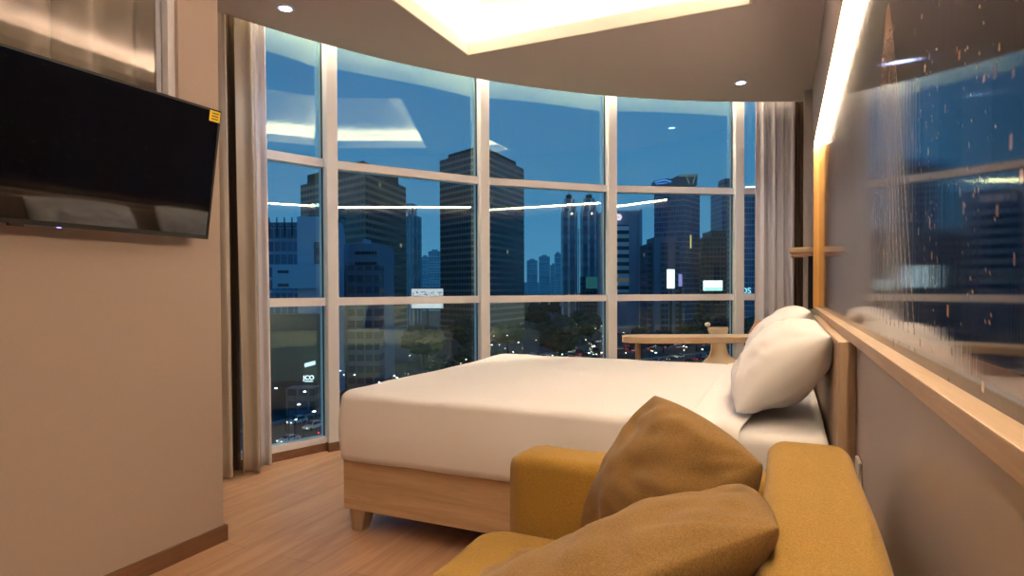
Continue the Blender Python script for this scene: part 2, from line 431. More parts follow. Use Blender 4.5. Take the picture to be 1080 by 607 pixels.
# small lights
for k in range(420):
    y0 = rng.uniform(PY0, 3.2); z0 = ZP0+abs(rng.normal(.35, .35)); s = rng.uniform(.002, .005)
    mk = (np.abs(YY-y0) < s) & (np.abs(ZZ-z0) < s*1.6)
    colr[mk] = np.array((.75, .46, .30))*rng.uniform(.3, 1)
me = bpy.data.meshes.new('print')
V = np.stack([np.full(YY.shape, XR+.012)-XR, YY-2.4, ZZ-ZP0], -1).reshape(-1, 3)
idx = np.arange(nz*ny).reshape(nz, ny)
Fq = np.stack([idx[:-1, :-1], idx[1:, :-1], idx[1:, 1:], idx[:-1, 1:]], -1).reshape(-1, 4)
me.from_pydata(V.tolist(), [], Fq.tolist())
ca = me.color_attributes.new('paint', 'FLOAT_COLOR', 'POINT')
ca.data.foreach_set('color', np.concatenate([colr.reshape(-1, 3), np.ones((nz*ny, 1))], 1).astype(np.float32).ravel())
m, nt, b = nmat('glossy_print')
at = N(nt, 'ShaderNodeAttribute', attribute_name='paint'); L(nt, at.outputs[0], b.inputs['Base Color'])
b.inputs["Roughness"].default_value = .06; b.inputs['IOR'].default_value = 1.5
tc = N(nt, 'ShaderNodeTexCoord'); mp = N(nt, 'ShaderNodeMapping'); mp.inputs['Scale'].default_value = (1, 60, .6); L(nt, tc.outputs['Object'], mp.inputs[0])
nn = N(nt, 'ShaderNodeTexNoise', i_Scale=1.0, i_Detail=4.0, i_Roughness=.6); L(nt, mp.outputs[0], nn.inputs['Vector'])
bp = N(nt, 'ShaderNodeBump', i_Strength=.05, i_Distance=.004); L(nt, nn.outputs[0], bp.inputs['Height']); L(nt, bp.outputs[0], b.inputs['Normal'])
po = bpy.data.objects.new('print', me); COL.objects.link(po); me.materials.append(m); po.parent = pic
link('backing_board', rel(pic, box(XR+.014, XR+.045, PY0, YF, ZP0, ZP1)), M['black'], pic)
XF = XR-.022
link('bottom_rail', rel(pic, box(XF, XR+.045, PY0-.03, YF+.028, .935, ZP0, bevel=.002)), M['oakY'], pic)
link('top_rail', rel(pic, box(XF, XR+.045, PY0-.03, YF+.028, ZP1, ZP1+.028, bevel=.002)), M['oakY'], pic)
link('end_rail', rel(pic, box(XF, XR+.045, YF, YF+.028, ZP0, ZP1)), wood('led_tinted_wood', (.62, .30, .07), (.78, .42, .12), 'Z'), pic)  # LED glow along the far rail is put into its orange wood colour
link('end_rail', rel(pic, box(XF, XR+.045, PY0-.03, PY0, ZP0, ZP1)), M['beech'], pic)
o = link('light_strip', rel(pic, box(XF+.004, XR+.008, PY0+.02, YF-.02, ZP1-.012, ZP1-.001)), M['ledp'], pic); o['label'] = 'glowing warm strip light'

# ------------------------------------------------------------------ downlights
def downlight(x, y, label, mat, power, col, cat='downlight'):
    t = tag(empty('downlight', (x, y, CZ)), label, cat)
    bm = bmesh.new(); lathe(bm, [(.034, -.001), (.036, -.006), (.048, -.004), (.050, .0), (.034, .0)], 32); link('trim_ring', bm, M['white'], t, smooth=True)
    bm = bmesh.new(); lathe(bm, [(.033, -.0035), (.033, -.001)], 32); link('lens', bm, mat, t)
    la = bpy.data.lights.new('spot', 'SPOT'); la.energy = power; la.color = col; la.spot_size = radians(110); la.spot_blend = .8; la.shadow_soft_size = .03
    lo = bpy.data.objects.new('lamp_beam', la); COL.objects.link(lo); lo.location = (0, 0, -.02); lo.parent = t
downlight(-.315, 5.03, 'small bluish downlight in the ceiling above the window desk', M['cool'], 5, (.75, .85, 1))
downlight(-2.57, 2.62, 'small bluish downlight in the ceiling beside the left curtain', M['cool'], 5, (.75, .85, 1))
downlight(-.55, .25, 'warm downlight in the ceiling over the sofa', M['warmd'], 14, WARM)
downlight(-1.3, -1.3, 'warm downlight in the ceiling near the back wall', M['warmd'], 35, WARM)

# ------------------------------------------------------------------ curtains
def curtain(name, a_from, a_to, rad, amp, nf, mat, label, top=2.9, bot=.012, seed=0, cat='curtain', thick=.003, flare=.0):
    rnd = random.Random(seed); ph = [rnd.uniform(-.5, .5) for _ in range(64)]
    n = nf*14; rows = 26; bm = bmesh.new(); g = []
    for j in range(rows+1):
        s = j/rows; z = top+(bot-top)*s; row = []
        for i in range(n+1):
            t = i/n; a = radians(a_from+(a_to-a_from)*t)
            w_ = t*nf*2*pi+.35*sin(t*nf*1.7+seed)+.25*sin(z*1.3+seed+t*5)
            k = int(t*nf) % 64; am = amp*(1+.6*ph[k])*(.75+.45*s)
            r = rad+am*sin(w_)+.25*am*sin(2.3*w_+z)-flare*s
            a += amp*.35*cos(w_)/RG
            p = arc(r, a); row.append(bm.verts.new((p.x, p.y, z)))
        g.append(row)
    for j in range(rows):
        for i in range(n): bm.faces.new((g[j][i], g[j][i+1], g[j+1][i+1], g[j+1][i]))
    c = arc(rad, radians((a_from+a_to)/2))
    for v in bm.verts: v.co.x -= c.x; v.co.y -= c.y
    o = link(name, bm, mat, smooth=True, loc=(c.x, c.y, 0))
    md = o.modifiers.new('solid', 'SOLIDIFY'); md.thickness = thick
    tag(o, label, cat)
    return o
RC = RE+.055
curtain('curtain', 164.6, 162.05, RC-.005, .03, 2, M['drape'], 'narrow taupe drape folds hanging against the left partition wall', seed=3, flare=.05)
curtain('curtain', 162.5, 161.1, RC+.055, .012, 2, M['brown'], 'dark brown strip standing in for the deep shade between the taupe folds at left', seed=4)  # dark strip put where the deep fold is only in shade
curtain('curtain', 161.45, 160.3, RC-.005, .028, 1, M['drape'], 'wide taupe drape fold gathered at the left end of the window', seed=5, flare=.05)
curtain('curtain', 160.5, 159.25, RC+.035, .012, 2, M['sheer'], 'thin pale sheer curtain edging the taupe drape at left', seed=6, flare=.03)
curtain('curtain', 114.6, 110.9, RC+.02, .018, 4, M['sheer'], 'pale sheer curtain gathered at the right end of the window', seed=8)
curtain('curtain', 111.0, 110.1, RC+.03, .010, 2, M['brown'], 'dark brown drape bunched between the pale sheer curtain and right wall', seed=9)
# curtain behind the interior window
bm = bmesh.new(); n = 380; g = []
for j in range(9):
    z = 1.2+j*(2.62-1.2)/8; row = []
    for i in range(n+1):
        y = -1.0+i*2.8/n; w_ = y*36+2.2*sin(y*3.1)+.8*sin(y*9)
        row.append(bm.verts.new((XL-.27+.06*sin(w_)+.015*sin(w_*2.3+1), y, z)))
    g.append(row)
for j in range(8):
    for i in range(n): bm.faces.new((g[j][i], g[j][i+1], g[j+1][i+1], g[j+1][i]))
o = link('curtain', bm, M['drape'], smooth=True); md = o.modifiers.new('solid', 'SOLIDIFY'); md.thickness = .003
tag(o, 'beige curtain in vertical folds behind the glass above the television', 'curtain')

la = bpy.data.lights.new('added_fold_lamp', 'POINT'); la.energy = 34; la.color = (1, .82, .66); la.shadow_soft_size = .06  # unseen lamp added to graze the curtain and bring out its folds
lo = bpy.data.objects.new('added_fold_lamp', la); COL.objects.link(lo); lo.location = (XL-.16, -.72, 2.2)
# ------------------------------------------------------------------ television
tv = tag(empty('television', (XL, 1.1, 1.5)), 'black wall-mounted flat television tilted downward on the left wall', 'television')
TYr, TYl = 1.755, .79; xt, zt, xb, zb = -2.065, 1.812, -2.150, 1.303
up = Vector((xt-xb, 0, zt-zb)); hgt = up.length; up.normalize(); nrm = Vector((up.z, 0, -up.x))
TM = Matrix(((0, up.x, nrm.x, xb), (1, 0, 0, TYl), (0, up.z, nrm.z, zb), (0, 0, 0, 1)))  # local x=along Y, y=up, z=out
TM = Matrix.Translation(-Vector(tv.location)) @ TM
W = TYr-TYl
def tvpart(name, a, mat, bevel=.002):
    bm = box(*a, bevel=bevel, seg=1); bm.transform(TM); bmesh.ops.recalc_face_normals(bm, faces=bm.faces[:]); return link(name, bm, mat, tv)
tvpart('casing', (0, W, 0, hgt, -.042, -.004), M['black'], .004)
bm = bmesh.new()
for a in ((0, W, 0, .016), (0, W, hgt-.008, hgt), (0, .009, 0, hgt), (W-.009, W, 0, hgt)): B(bm, *a, -.006, .0015)
bm.transform(TM); bmesh.ops.recalc_face_normals(bm, faces=bm.faces[:]); link('bezel', bm, M['black'], tv)
tvpart('screen', (.008, W-.008, .014, hgt-.007, -.006, -.0005), M['screen'], 0)
tvpart('rear_housing', (.15, W-.15, .05, hgt-.12, -.065, -.042), M['black'], .008)
st = tvpart('sticker', (W-.052, W-.004, hgt-.048, hgt-.006, .0012, .0022), M['yellow'], 0); st['label'] = 'small yellow sticker'
bm = bmesh.new()
for k in range(3): B(bm, W-.046+k*.002, W-.014+k*.001, hgt-.040+k*.011, hgt-.036+k*.011, .0022, .0026)
bm.transform(TM); link('sticker_print', bm, M['ink'], st)
bm = bmesh.new(); B(bm, .26*W+.02, .26*W+.06, -.008, .001, -.02, -.004); bm.transform(TM); link('sensor', bm, M['black'], tv)
bm = bmesh.new(); B(bm, .42*W, .42*W+.012, -.003, .001, -.008, -.004); bm.transform(TM); link('standby_light', bm, glow('standby', (.25, .2, 1), 3), tv)
bm = bmesh.new(); B(bm, XL+.001, XL+.015, 1.15, 1.45, 1.42, 1.70); B(bm, XL+.01, XL+.07, 1.2, 1.23, 1.45, 1.68); B(bm, XL+.01, XL+.07, 1.37, 1.40, 1.45, 1.68)
link('wall_bracket', rel(tv, bm), M['black'], tv)

# ------------------------------------------------------------------ bed
BX0, BX1, BY0, BY1 = -1.845, .145, 2.17, 3.92
bed = tag(empty('bed', (-.85, 3.05, 0)), 'double bed with white linen on a pale oak base, headboard at the right wall', 'bed')
link('base', rel(bed, box(BX0+.02, BX1, BY0+.015, BY1-.015, .105, .345, bevel=.006)), M['oak'], bed)
for lx, ly in ((BX0+.085, BY0+.075), (BX0+.085, BY1-.075), (BX1-.12, BY0+.075), (BX1-.12, BY1-.075)):
    bm = box(lx-.045, lx+.045, ly-.045, ly+.045, 0, .105)
    for v in bm.verts:
        if v.co.z < .01: v.co.x = lx+(v.co.x-lx)*.62+(-.012 if lx < -1 else .012); v.co.y = ly+(v.co.y-ly)*.62-.008
    bmesh.ops.bevel(bm, geom=bm.edges[:], offset=.003, segments=1, affect='EDGES')
    link('leg', rel(bed, bm), M['oakZ'], bed)
link('headboard', rel(bed, box(.150, XR-.001, 2.10, 4.10, 0, .932, bevel=.004)), M['oakZ'], bed)

def rounded_slab(x0, x1, y0, y1, z0, z1, r, nx, ny, wob=0, seed=0, sag=0, bulge=0):
    """soft slab: top grid rolled over the four edges down to z0"""
    bm = bmesh.new(); hx, hy = (x1-x0)/2, (y1-y0)/2; cx, cy = (x0+x1)/2, (y0+y1)/2
    rings = []
    prof = []
    nr = 7
    for k in range(nr+1):
        t = k/nr*pi/2; prof.append((r*(1-sin(t)), -r*(1-cos(t)) ))
    prof = [(r, 0)]+[(r*(1-sin(k/nr*pi/2)), -r*(1-cos(k/nr*pi/2))) for k in range(1, nr+1)]
    nd = 9
    for k in range(1, nd+1): prof.append((-bulge*sin(pi*k/nd), -r-(z1-z0-r)*k/nd))
    prof.append((.02, -(z1-z0)))
    # perimeter param
    def per(inset):
        cr = max(.03, .075-inset*.4); X, Y = hx-inset, hy-inset; pts = []
        segs = [((X-cr, -Y+cr), -90), ((X-cr, Y-cr), 0), ((-X+cr, Y-cr), 90), ((-X+cr, -Y+cr), 180)]
        for q in range(4):
            (ax, ay), a = segs[q]
            for k in range(7):
                t = radians(a+15*k); pts.append((ax+cr*cos(t), ay+cr*sin(t)))
            (bx, by), b2 = segs[(q+1) % 4]; t = radians(b2); t0 = radians(a+90)
            pa = (ax+cr*cos(t0), ay+cr*sin(t0)); pb = (bx+cr*cos(t), by+cr*sin(t))
            m = ny if q in (0, 2) else nx
            for k in range(1, m): pts.append((pa[0]+(pb[0]-pa[0])*k/m, pa[1]+(pb[1]-pa[1])*k/m))
        return pts
    def wz(x, y, z, i):
        n1 = noise.noise(Vector((x*2.0+seed, y*2.0, z*3)))*wob
        n2 = noise.noise(Vector((x*7+seed, y*7, z*6)))*wob*.35
        return n1+n2
    for ins, dz in prof:
        ring = []
        for (px, py) in per(ins):
            x, y, z = cx+px, cy+py, z1+dz
            d = Vector((px/hx, py/hy, 0)); 
            k = wz(x, y, z, 0); nn = d.normalized() if d.length else d
            if dz < -r*.3: x += nn.x*k; y += nn.y*k
            else: z += k
            ring.append(bm.verts.new((x, y, z)))
        rings.append(ring)
    n = len(rings[0])
    for a, b in zip(rings, rings[1:]):
        for i in range(n): bm.faces.new((a[i], b[i], b[(i+1) % n], a[(i+1) % n]))
    # top: shrink rings toward centre
    prev = rings[0]
    for s in (.93, .82, .65, .45, .25, .1):
        ring = []
        for v in rings[0]:
            x = cx+(v.co.x-cx)*s; y = cy+(v.co.y-cy)*s
            ring.append(bm.verts.new((x, y, z1+wz(x, y, z1, 0)+sag*(1-s))))
        for i in range(n): bm.faces.new((ring[i], prev[i], prev[(i+1) % n], ring[(i+1) % n]))
        prev = ring
    cv = bm.verts.new((cx, cy, z1+sag))
    for i in range(n): bm.faces.new((cv, prev[i], prev[(i+1) % n]))
    bm.faces.new(rings[-1][::-1])
    bmesh.ops.recalc_face_normals(bm, faces=bm.faces[:])
    return bm
bm = rounded_slab(BX0+.03, BX1-.005, BY0+.02, BY1-.02, .346, .604, .045, 30, 24, .004, 2)
link('mattress', rel(bed, bm), M['sheet'], bed, smooth=True)
DX = -.27
def duvet():
    bm = rounded_slab(BX0-.005, DX, BY0-.008, BY1+.008, .336, .634, .035, 60, 40, .008, 5, sag=.004, bulge=.010)
    for v in bm.verts:
        # hem droops a little towards the head, top dips at the foot
        if v.co.z < .40: v.co.z += .012*noise.noise(Vector((v.co.x*3, v.co.y*3, 1)))+.018*(.5-(v.co.x-BX0)/2)*-1*0
    return bm
link('duvet', rel(bed, duvet()), M['sheet'], bed, smooth=True)
# turned-down sheet between duvet and pillows, slightly skewed
bm = bmesh.new(); nx, ny = 26, 60; g = []
for j in range(ny+1):
    row = []
    for i in range(nx+1):
        s, t = i/nx, j/ny
        L_ = .34+2*.0; xx = DX-.05+s*(.17+.05*sin(t*4)+.05*t)
        run = -.10+t*(BY1-BY0+.20)
        if run < 0: y = BY0-.012; z = .628+run
        elif run > BY1-BY0: y = BY1+.012; z = .628-(run-(BY1-BY0))
        else: y = BY0+run; z = .640
        z += .005*noise.noise(Vector((xx*8, y*5, 3)))+.004*sin(xx*60+y*3)*(1 if 0 < run < BY1-BY0 else .2)
        if i == 0: z -= .01
        z -= .014*max(0, s-.75)/.25
        row.append(bm.verts.new((xx, y, z)))
    g.append(row)
for j in range(ny):
    for i in range(nx): bm.faces.new((g[j][i], g[j][i+1], g[j+1][i+1], g[j+1][i]))
o = link('turned_down_sheet', rel(bed, bm), M['sheet'], bed, smooth=True); md = o.modifiers.new('solid', 'SOLIDIFY'); md.thickness = .008; soft(o, 1)

# ------------------------------------------------------------------ cushions and pillows
def pillow(name, c00, c10, c11, c01, thick, mat, label, cat, pinch=.05, seed=0, wr=.010, n=56, side=(1, 1), pw=.5, group=None, ear=0, fine=.004):
    c00, c10, c11, c01 = map(Vector, (c00, c10, c11, c01)); ctr = (c00+c10+c11+c01)/4
    nn = (c10-c00+c11-c01).cross(c01-c00+c11-c10).normalized()
    bm = bmesh.new(); gs = []
    for sg in (1, -1):
        g = []
        for j in range(n+1):
            row = []
            for i in range(n+1):
                # denser sampling near edges
                s = .5-.5*cos(pi*i/n); t = .5-.5*cos(pi*j/n)
                p = c00*(1-s)*(1-t)+c10*s*(1-t)+c11*s*t+c01*(1-s)*t
                es, et = sin(pi*s), sin(pi*t)
                # pinch sides inwards between the corners
                p += (ctr-p)*pinch*( (1-es)*et+(1-et)*es )*1.0
                rc = (1-es)*(1-et)
                p += (ctr-p)*ear*rc
                h = thick/2*((max(es, 0)*max(et, 0))**pw)
                w_ = wr*(noise.noise(p*6+Vector((seed, 0, sg)))+.5*noise.noise(p*15+Vector((0, seed, sg))))*min(1, 4*es*et)
                q_ = p+Vector((noise.noise(p*5), noise.noise(p*5+Vector((9, 0, 0))), 0))*.08
                w_ += fine*(1-abs(noise.noise(Vector((q_.x*9+seed, q_.y*9, q_.z*16+sg*3))))*3)*min(1, 4*es*et)
                # radial puckers from the corners
                for cc in (c00, c10, c11, c01):
                    d = (p-cc); dl = d.length/(c10-c00).length
                    if 0.02 < dl < .45:
                        e1 = (ctr-cc).normalized(); ang = math.acos(max(-1, min(1, d.normalized().dot(e1))))
                        w_ += wr*.35*sin(ang*9+seed)*(1-dl/.45)*min(1, dl*6)
                row.append((p+nn*sg*(h*side[0 if sg > 0 else 1]+w_*min(1, 6*es*et))))
            g.append(row)
        gs.append(g)
    vs = {}
    def V(k, j, i):
        if i in (0, n) or j in (0, n): k = 0
        if (k, j, i) not in vs: vs[(k, j, i)] = bm.verts.new(gs[k][j][i]-ctr)
        return vs[(k, j, i)]
    for k in (0, 1):
        for j in range(n):
            for i in range(n):
                q = [V(k, j, i), V(k, j, i+1), V(k, j+1, i+1), V(k, j+1, i)]
                bm.faces.new(q if k == 0 else q[::-1])
    bmesh.ops.recalc_face_normals(bm, faces=bm.faces[:])
    o = link(name, bm, mat, smooth=True, loc=ctr)
    tag(o, label, cat, group); return o

# bed pillows, standing against the headboard
pillow('bed_pillow', (-.155, 2.29, .655), (-.18, 2.93, .655), (.125, 2.93, .95), (.14, 2.26, .935), .27, M['sheet'], 'plump white pillow at the near side of the bed, leaning on the headboard', 'pillow', seed=1, wr=.020, pinch=.0, pw=.42, fine=.006)
pillow('bed_pillow', (-.17, 3.14, .66), (-.17, 3.78, .66), (.11, 3.78, .975), (.11, 3.12, .985), .25, M['sheet'], 'white pillow at the far side of the bed, half hidden behind the plump one', 'pillow', seed=2, wr=.020, pinch=.0, pw=.42, fine=.006)

# ------------------------------------------------------------------ sofa
sofa = tag(empty('sofa', (-.35, .75, 0)), 'mustard tweed two-seat sofa standing against the right wall before the bed', 'sofa')
def spart(name, a, bev, mat=None, sub=True):
    bm = box(*a, bevel=bev, seg=4); 
    return link(name, rel(sofa, bm), mat or M['sofa'], sofa, smooth=True)
spart('seat_base', (-.70, .10, -.16, 1.68, .10, .27), .012)
bm = rounded_slab(-.775, -.02, .06, 1.545, .272, .425, .03, 20, 30, .004, 9, sag=.010, bulge=.006)
link('seat_cushion', rel(sofa, bm), M['sofa'], sofa, smooth=True)
def armshape(y0, y1, seed):
    bm = bmesh.new(); nx = 24
    # profile across Y: rounded top, extruded along X
    prof = []
    r = .035
    for (cy, s) in ((y0+r, -1), (y1-r, 1)):
        for k in range(7):
            t = pi/2*k/6
            if s < 0: prof.append((cy-r*cos(t), .632-r+r*sin(t)))
            else: prof.append((cy+r*sin(t), .632-r+r*cos(t)))
    prof = [(y0, .10), (y0, .25), (y0, .42)]+prof+[(y1, .42), (y1, .25), (y1, .10)]
    rings = []
    for i in range(nx+1):
        s = i/nx; x = -.715+s*(.10+.715)
        ins = .022*(max(0, 1-i/2.0))**2
        ring = []
        for (y, z) in prof:
            cy = (y0+y1)/2
            yy = cy+(y-cy)*(1-ins/((y1-y0)/2)); z2 = z-(ins if z > .3 else 0)
            w_ = .004*noise.noise(Vector((x*5+seed, y*5, z*5)))
            if z > .5: z2 += -.006*s
            ring.append(bm.verts.new((x-(.0), yy+w_, z2+w_)))
        rings.append(ring)
    m = len(prof)
    for a, b in zip(rings, rings[1:]):
        for k in range(m): bm.faces.new((a[k], a[(k+1) % m], b[(k+1) % m], b[k]))
    bm.faces.new(rings[0][::-1]); bm.faces.new(rings[-1]); bmesh.ops.recalc_face_normals(bm, faces=bm.faces[:])
    return bm
link('armrest', rel(sofa, armshape(1.55, 1.71, 1)), M['sofa'], sofa, smooth=True)
link('armrest', rel(sofa, armshape(-.17, .05, 4)), M['sofa'], sofa, smooth=True)
bm = bmesh.new(); B(bm, -.035, .135, .055, 1.53, .25, .752)
bmesh.ops.subdivide_edges(bm, edges=[e_ for e_ in bm.edges if abs(e_.verts[0].co.y-e_.verts[1].co.y) > .5], cuts=20, use_grid_fill=True)
bm.edges.ensure_lookup_table()
bmesh.ops.bevel(bm, geom=[e_ for e_ in bm.edges if e_.calc_length() and len(e_.link_faces) == 2 and e_.calc_face_angle(0) > .5], offset=.038, segments=6, profile=.5, affect='EDGES')
bmesh.ops.subdivide_edges(bm, edges=bm.edges[:], cuts=1, use_grid_fill=True)
for v in bm.verts:
    v.co += Vector((.004, .004, .006))*noise.noise(v.co*4)
link('backrest', rel(sofa, bm), M['sofa'], sofa, smooth=True)
for lx, ly in ((-.64, -.10), (-.64, 1.62), (.04, -.10), (.04, 1.62)):
    bm = bmesh.new(); tube(bm, [(lx, ly, 0), (lx, ly, .11)], [.014, .022], 12); link('leg', rel(sofa, bm), M['base'], sofa)

def C(u, v, Z): return P(u, v, Z)
pillow('throw_cushion', C(604, 562, 1.66), C(690, 408, 1.62), C(818, 488, 1.20), C(735, 600, 1.25), .19, M['cush'], 'brown mustard cushion standing point-up against the far armrest of the sofa', 'cushion', seed=3, wr=.022, pinch=.0, pw=.42, ear=.10)
pa, pe, pb = C(788, 508, 1.10), C(834, 556, .76), C(488, 625, 1.05)
pillow('throw_cushion', pb, pa, pe, pb+(pe-pa), .20, M['cush'], 'brown mustard cushion lying slumped in front of the other on the sofa', 'cushion', seed=6, wr=.022, pinch=.0, pw=.42, ear=.05, side=(1.2, .42))

# ------------------------------------------------------------------ window desk, chair, wall shelf, socket
desk = tag(empty('desk', P(730, 350, 4.7).xy.to_3d()), 'narrow wooden desk with a rounded end by the window', 'desk')
fw = Vector((-SA, CA)); rt = Vector((CA, SA))
def D(lat, Z): v = rt*lat+fw*Z; return (v.x, v.y)
bm = bmesh.new()
pl = []
for k in range(13):
    t = radians(90+180*k/12); pl.append(D(1.06+.20*cos(t), 4.745+.155*sin(t)))
xw = XR-.064
def wall_pt(Z): lat = (xw+Z*SA)/CA; return D(lat, Z)
pl = pl + [wall_pt(4.59), wall_pt(4.90)]
prism(bm, pl, .674, .722); bmesh.ops.bevel(bm, geom=[e_ for e_ in bm.edges], offset=.003, segments=1, affect='EDGES')
link('desktop', rel(desk, bm), M['beech'], desk)
bm = bmesh.new(); q = D(.985, 4.745); tube(bm, [(q[0], q[1], 0), (q[0], q[1], .675)], .022, 16); tube(bm, [(q[0], q[1], 0), (q[0], q[1], .008)], .10, 24)
link('leg', rel(desk, bm), M['oakZ'], desk)
# slanted wooden side panel between desk and curtain
bm = bmesh.new()
a = [P(789, 353, 4.93), P(797, 338, 5.10)]
b_ = [Vector((xw, a[0].y+.12, a[0].z)), Vector((xw, a[1].y+.12, a[1].z))]
q = [a[0], b_[0], b_[1], a[1]]
lo = [bm.verts.new(v) for v in q]; hi = [bm.verts.new(v+Vector((0, .02, -.012))) for v in q]
bm.faces.new(lo); bm.faces.new(hi[::-1])
for k in range(4): bm.faces.new((lo[k], hi[k], hi[(k+1) % 4], lo[(k+1) % 4]))
bmesh.ops.recalc_face_normals(bm, faces=bm.faces[:])
link('raised_flap', rel(desk, bm), M['red'], desk)
bm = bmesh.new(); obox(bm, (-.03, a[0].y+.05), (xw, a[0].y+.08), .05, 0, .675); link('support_panel', rel(desk, bm), M['red'], desk)

# chair on the window side of the desk
cq = P(764, 350, 5.12)
ch = tag(empty('desk_chair', (cq.x+.02, cq.y-.04, 0), radians(24)), 'beige shell chair tucked under the window desk', 'chair')
def shell():
    bm = bmesh.new(); rows = []
    prof = [(-.20, .455, .21), (-.10, .435, .22), (.02, .43, .21), (.12, .44, .16), (.175, .47, .09), (.20, .54, .068), (.205, .62, .06), (.21, .68, .07), (.225, .735, .09), (.23, .755, .085)]
    for (y, z, hw) in prof:
        row = []
        for k in range(11):
            t = -1+2*k/10; row.append(bm.verts.new((t*hw, y-.03*t*t*(z > .5), z+.03*t*t*(z < .5))))
        rows.append(row)
    for a, b in zip(rows, rows[1:]):
        for k in range(10): bm.faces.new((a[k], a[k+1], b[k+1], b[k]))
    return bm
o = link('seat_shell', shell(), M['chair'], ch, smooth=True); md = o.modifiers.new('s', 'SOLIDIFY'); md.thickness = .018; soft(o, 1)
for sx in (-1, 1):
    for sy in (-1, 1):
        bm = bmesh.new(); tube(bm, [(sx*.13, sy*.12-.01, .43), (sx*.20, sy*.19-.01, 0)], [.014, .010], 10); link('leg', bm, M['oakZ'], ch, smooth=True)
bm = bmesh.new(); bmesh.ops.create_uvsphere(bm, u_segments=16, v_segments=10, radius=.020, matrix=Matrix.Translation((-.085, .225, .775)) @ Matrix.Diagonal((1.3, .8, 1, 1)))
o = link('back_knob', bm, M['plate'], ch, smooth=True); o['label'] = 'pale rounded knob'

t = tag(empty('wall_shelf', (XR, 5.25, 1.36)), 'small wooden shelf jutting from the right wall past the picture', 'shelf')
link('shelf_board', rel(t, box(.035, XR-.001, 5.17, 5.40, 1.365, 1.405, bevel=.003)), M['beech'], t)
link('under_board', rel(t, box(.045, XR-.001, 5.185, 5.39, 1.335, 1.364, bevel=.002)), M['red'], t)
bm = bmesh.new(); B(bm, .165, XR-.001, 5.2, 5.24, .93, 1.335); link('bracket', rel(t, bm), M['dark'], t)
t = tag(empty('wall_socket', (XR, 1.99, .56)), 'white wall socket low between headboard and sofa', 'socket')
link('cover_plate', rel(t, box(XR-.010, XR-.0005, 1.945, 2.035, .515, .605, bevel=.003)), M['plate'], t)
link('plug', rel(t, box(XR-.045, XR-.010, 1.975, 2.010, .53, .565, bevel=.006)), M['black'], t)

# ==================================================================== THE CITY OUTSIDE
GZ = CAMZ-30
def GP(u, v, h=0):
    Z = F*(30-h)/(v-303); return P(u, v, Z)
bm = bmesh.new()
for a in ((-1500, 1500, 20, 3000),): B(bm, *a, GZ-1, GZ)
m, nt, b = nmat('city_ground')
tc = N(nt, 'ShaderNodeTexCoord'); n = N(nt, 'ShaderNodeTexNoise', i_Scale=.03, i_Detail=8.0); L(nt, tc.outputs['Object'], n.inputs['Vector'])
r = N(nt, 'ShaderNodeValToRGB'); L(nt, n.outputs[0], r.inputs[0])
r.color_ramp.elements[0].position = .42; r.color_ramp.elements[0].color = (.035, .06, .055, 1)
r.color_ramp.elements[1].position = .58; r.color_ramp.elements[1].color = (.075, .085, .095, 1)
L(nt, r.outputs[0], b.inputs['Base Color']); b.inputs['Roughness'].default_value = .9
link('city_ground', bm, m, kind='structure')
M['asphalt'] = simple('asphalt', (.07, .075, .085), .6, var=.15, vscale=.2)
M['conc'] = simple('concrete', (.30, .31, .32), .8, var=.1, vscale=.5)
def road(name, pts, wd):
    bm = bmesh.new()
    L0 = []
    for i, p in enumerate(pts):
        q0 = Vector(pts[max(i-1, 0)][:2]); q1 = Vector(pts[min(i+1, len(pts)-1)][:2]); d = (q1-q0).normalized(); n = Vector((-d.y, d.x))
        p = Vector(p[:2]); L0.append([bm.verts.new((*(p+n*wd/2), GZ+.05)), bm.verts.new((*(p-n*wd/2), GZ+.05))])
    for a, b in zip(L0, L0[1:]): bm.faces.new((a[0], b[0], b[1], a[1]))
    g = bmesh.ops.extrude_face_region(bm, geom=bm.faces[:])
    bmesh.ops.translate(bm, verts=[v for v in g['geom'] if isinstance(v, bmesh.types.BMVert)], vec=(0, 0, .1))
    bmesh.ops.recalc_face_normals(bm, faces=bm.faces[:])
    link(name, bm, M['asphalt'], kind='structure')
RA = [GP(u, v) for u, v in ((150, 500), (285, 464), (345, 448), (420, 430), (520, 408), (640, 390), (800, 372))]
RB = [GP(u, v) for u, v in ((230, 402), (440, 398), (545, 377), (640, 371), (760, 362), (860, 354))]
RCc = [GP(u, v) for u, v in ((600, 379), (680, 352), (690, 338), (700, 330), (712, 322))]
road('road', RA, 18); road('road', RB, 22); road('road', RCc, 26)
def along(pts, s):
    seg = [(Vector(a[:2]), Vector(b[:2])) for a, b in zip(pts, pts[1:])]
    for a, b in seg:
        l = (b-a).length
        if s <= l: d = (b-a)/l; return a+d*s, d
        s -= l
    return None, None
def plen(pts): return sum((Vector(b[:2])-Vector(a[:2])).length for a, b in zip(pts, pts[1:]))
# guard rail beside the near road
bm = bmesh.new(); s = 0; prev = None
while True:
    p, d = along(RA, s)
    if p is None: break
    n = Vector((-d.y, d.x)); q = p+n*9.8
    if prev is not None: obox(bm, prev, q, .25, GZ+.55, GZ+1.15)
    obox(bm, q-d*.1, q+d*.1, .2, GZ, GZ+.6)
    prev = q; s += 4
o = link('guard_rail', bm, M['conc']); tag(o, 'long pale guard rail along the near road below the window', 'guard rail')

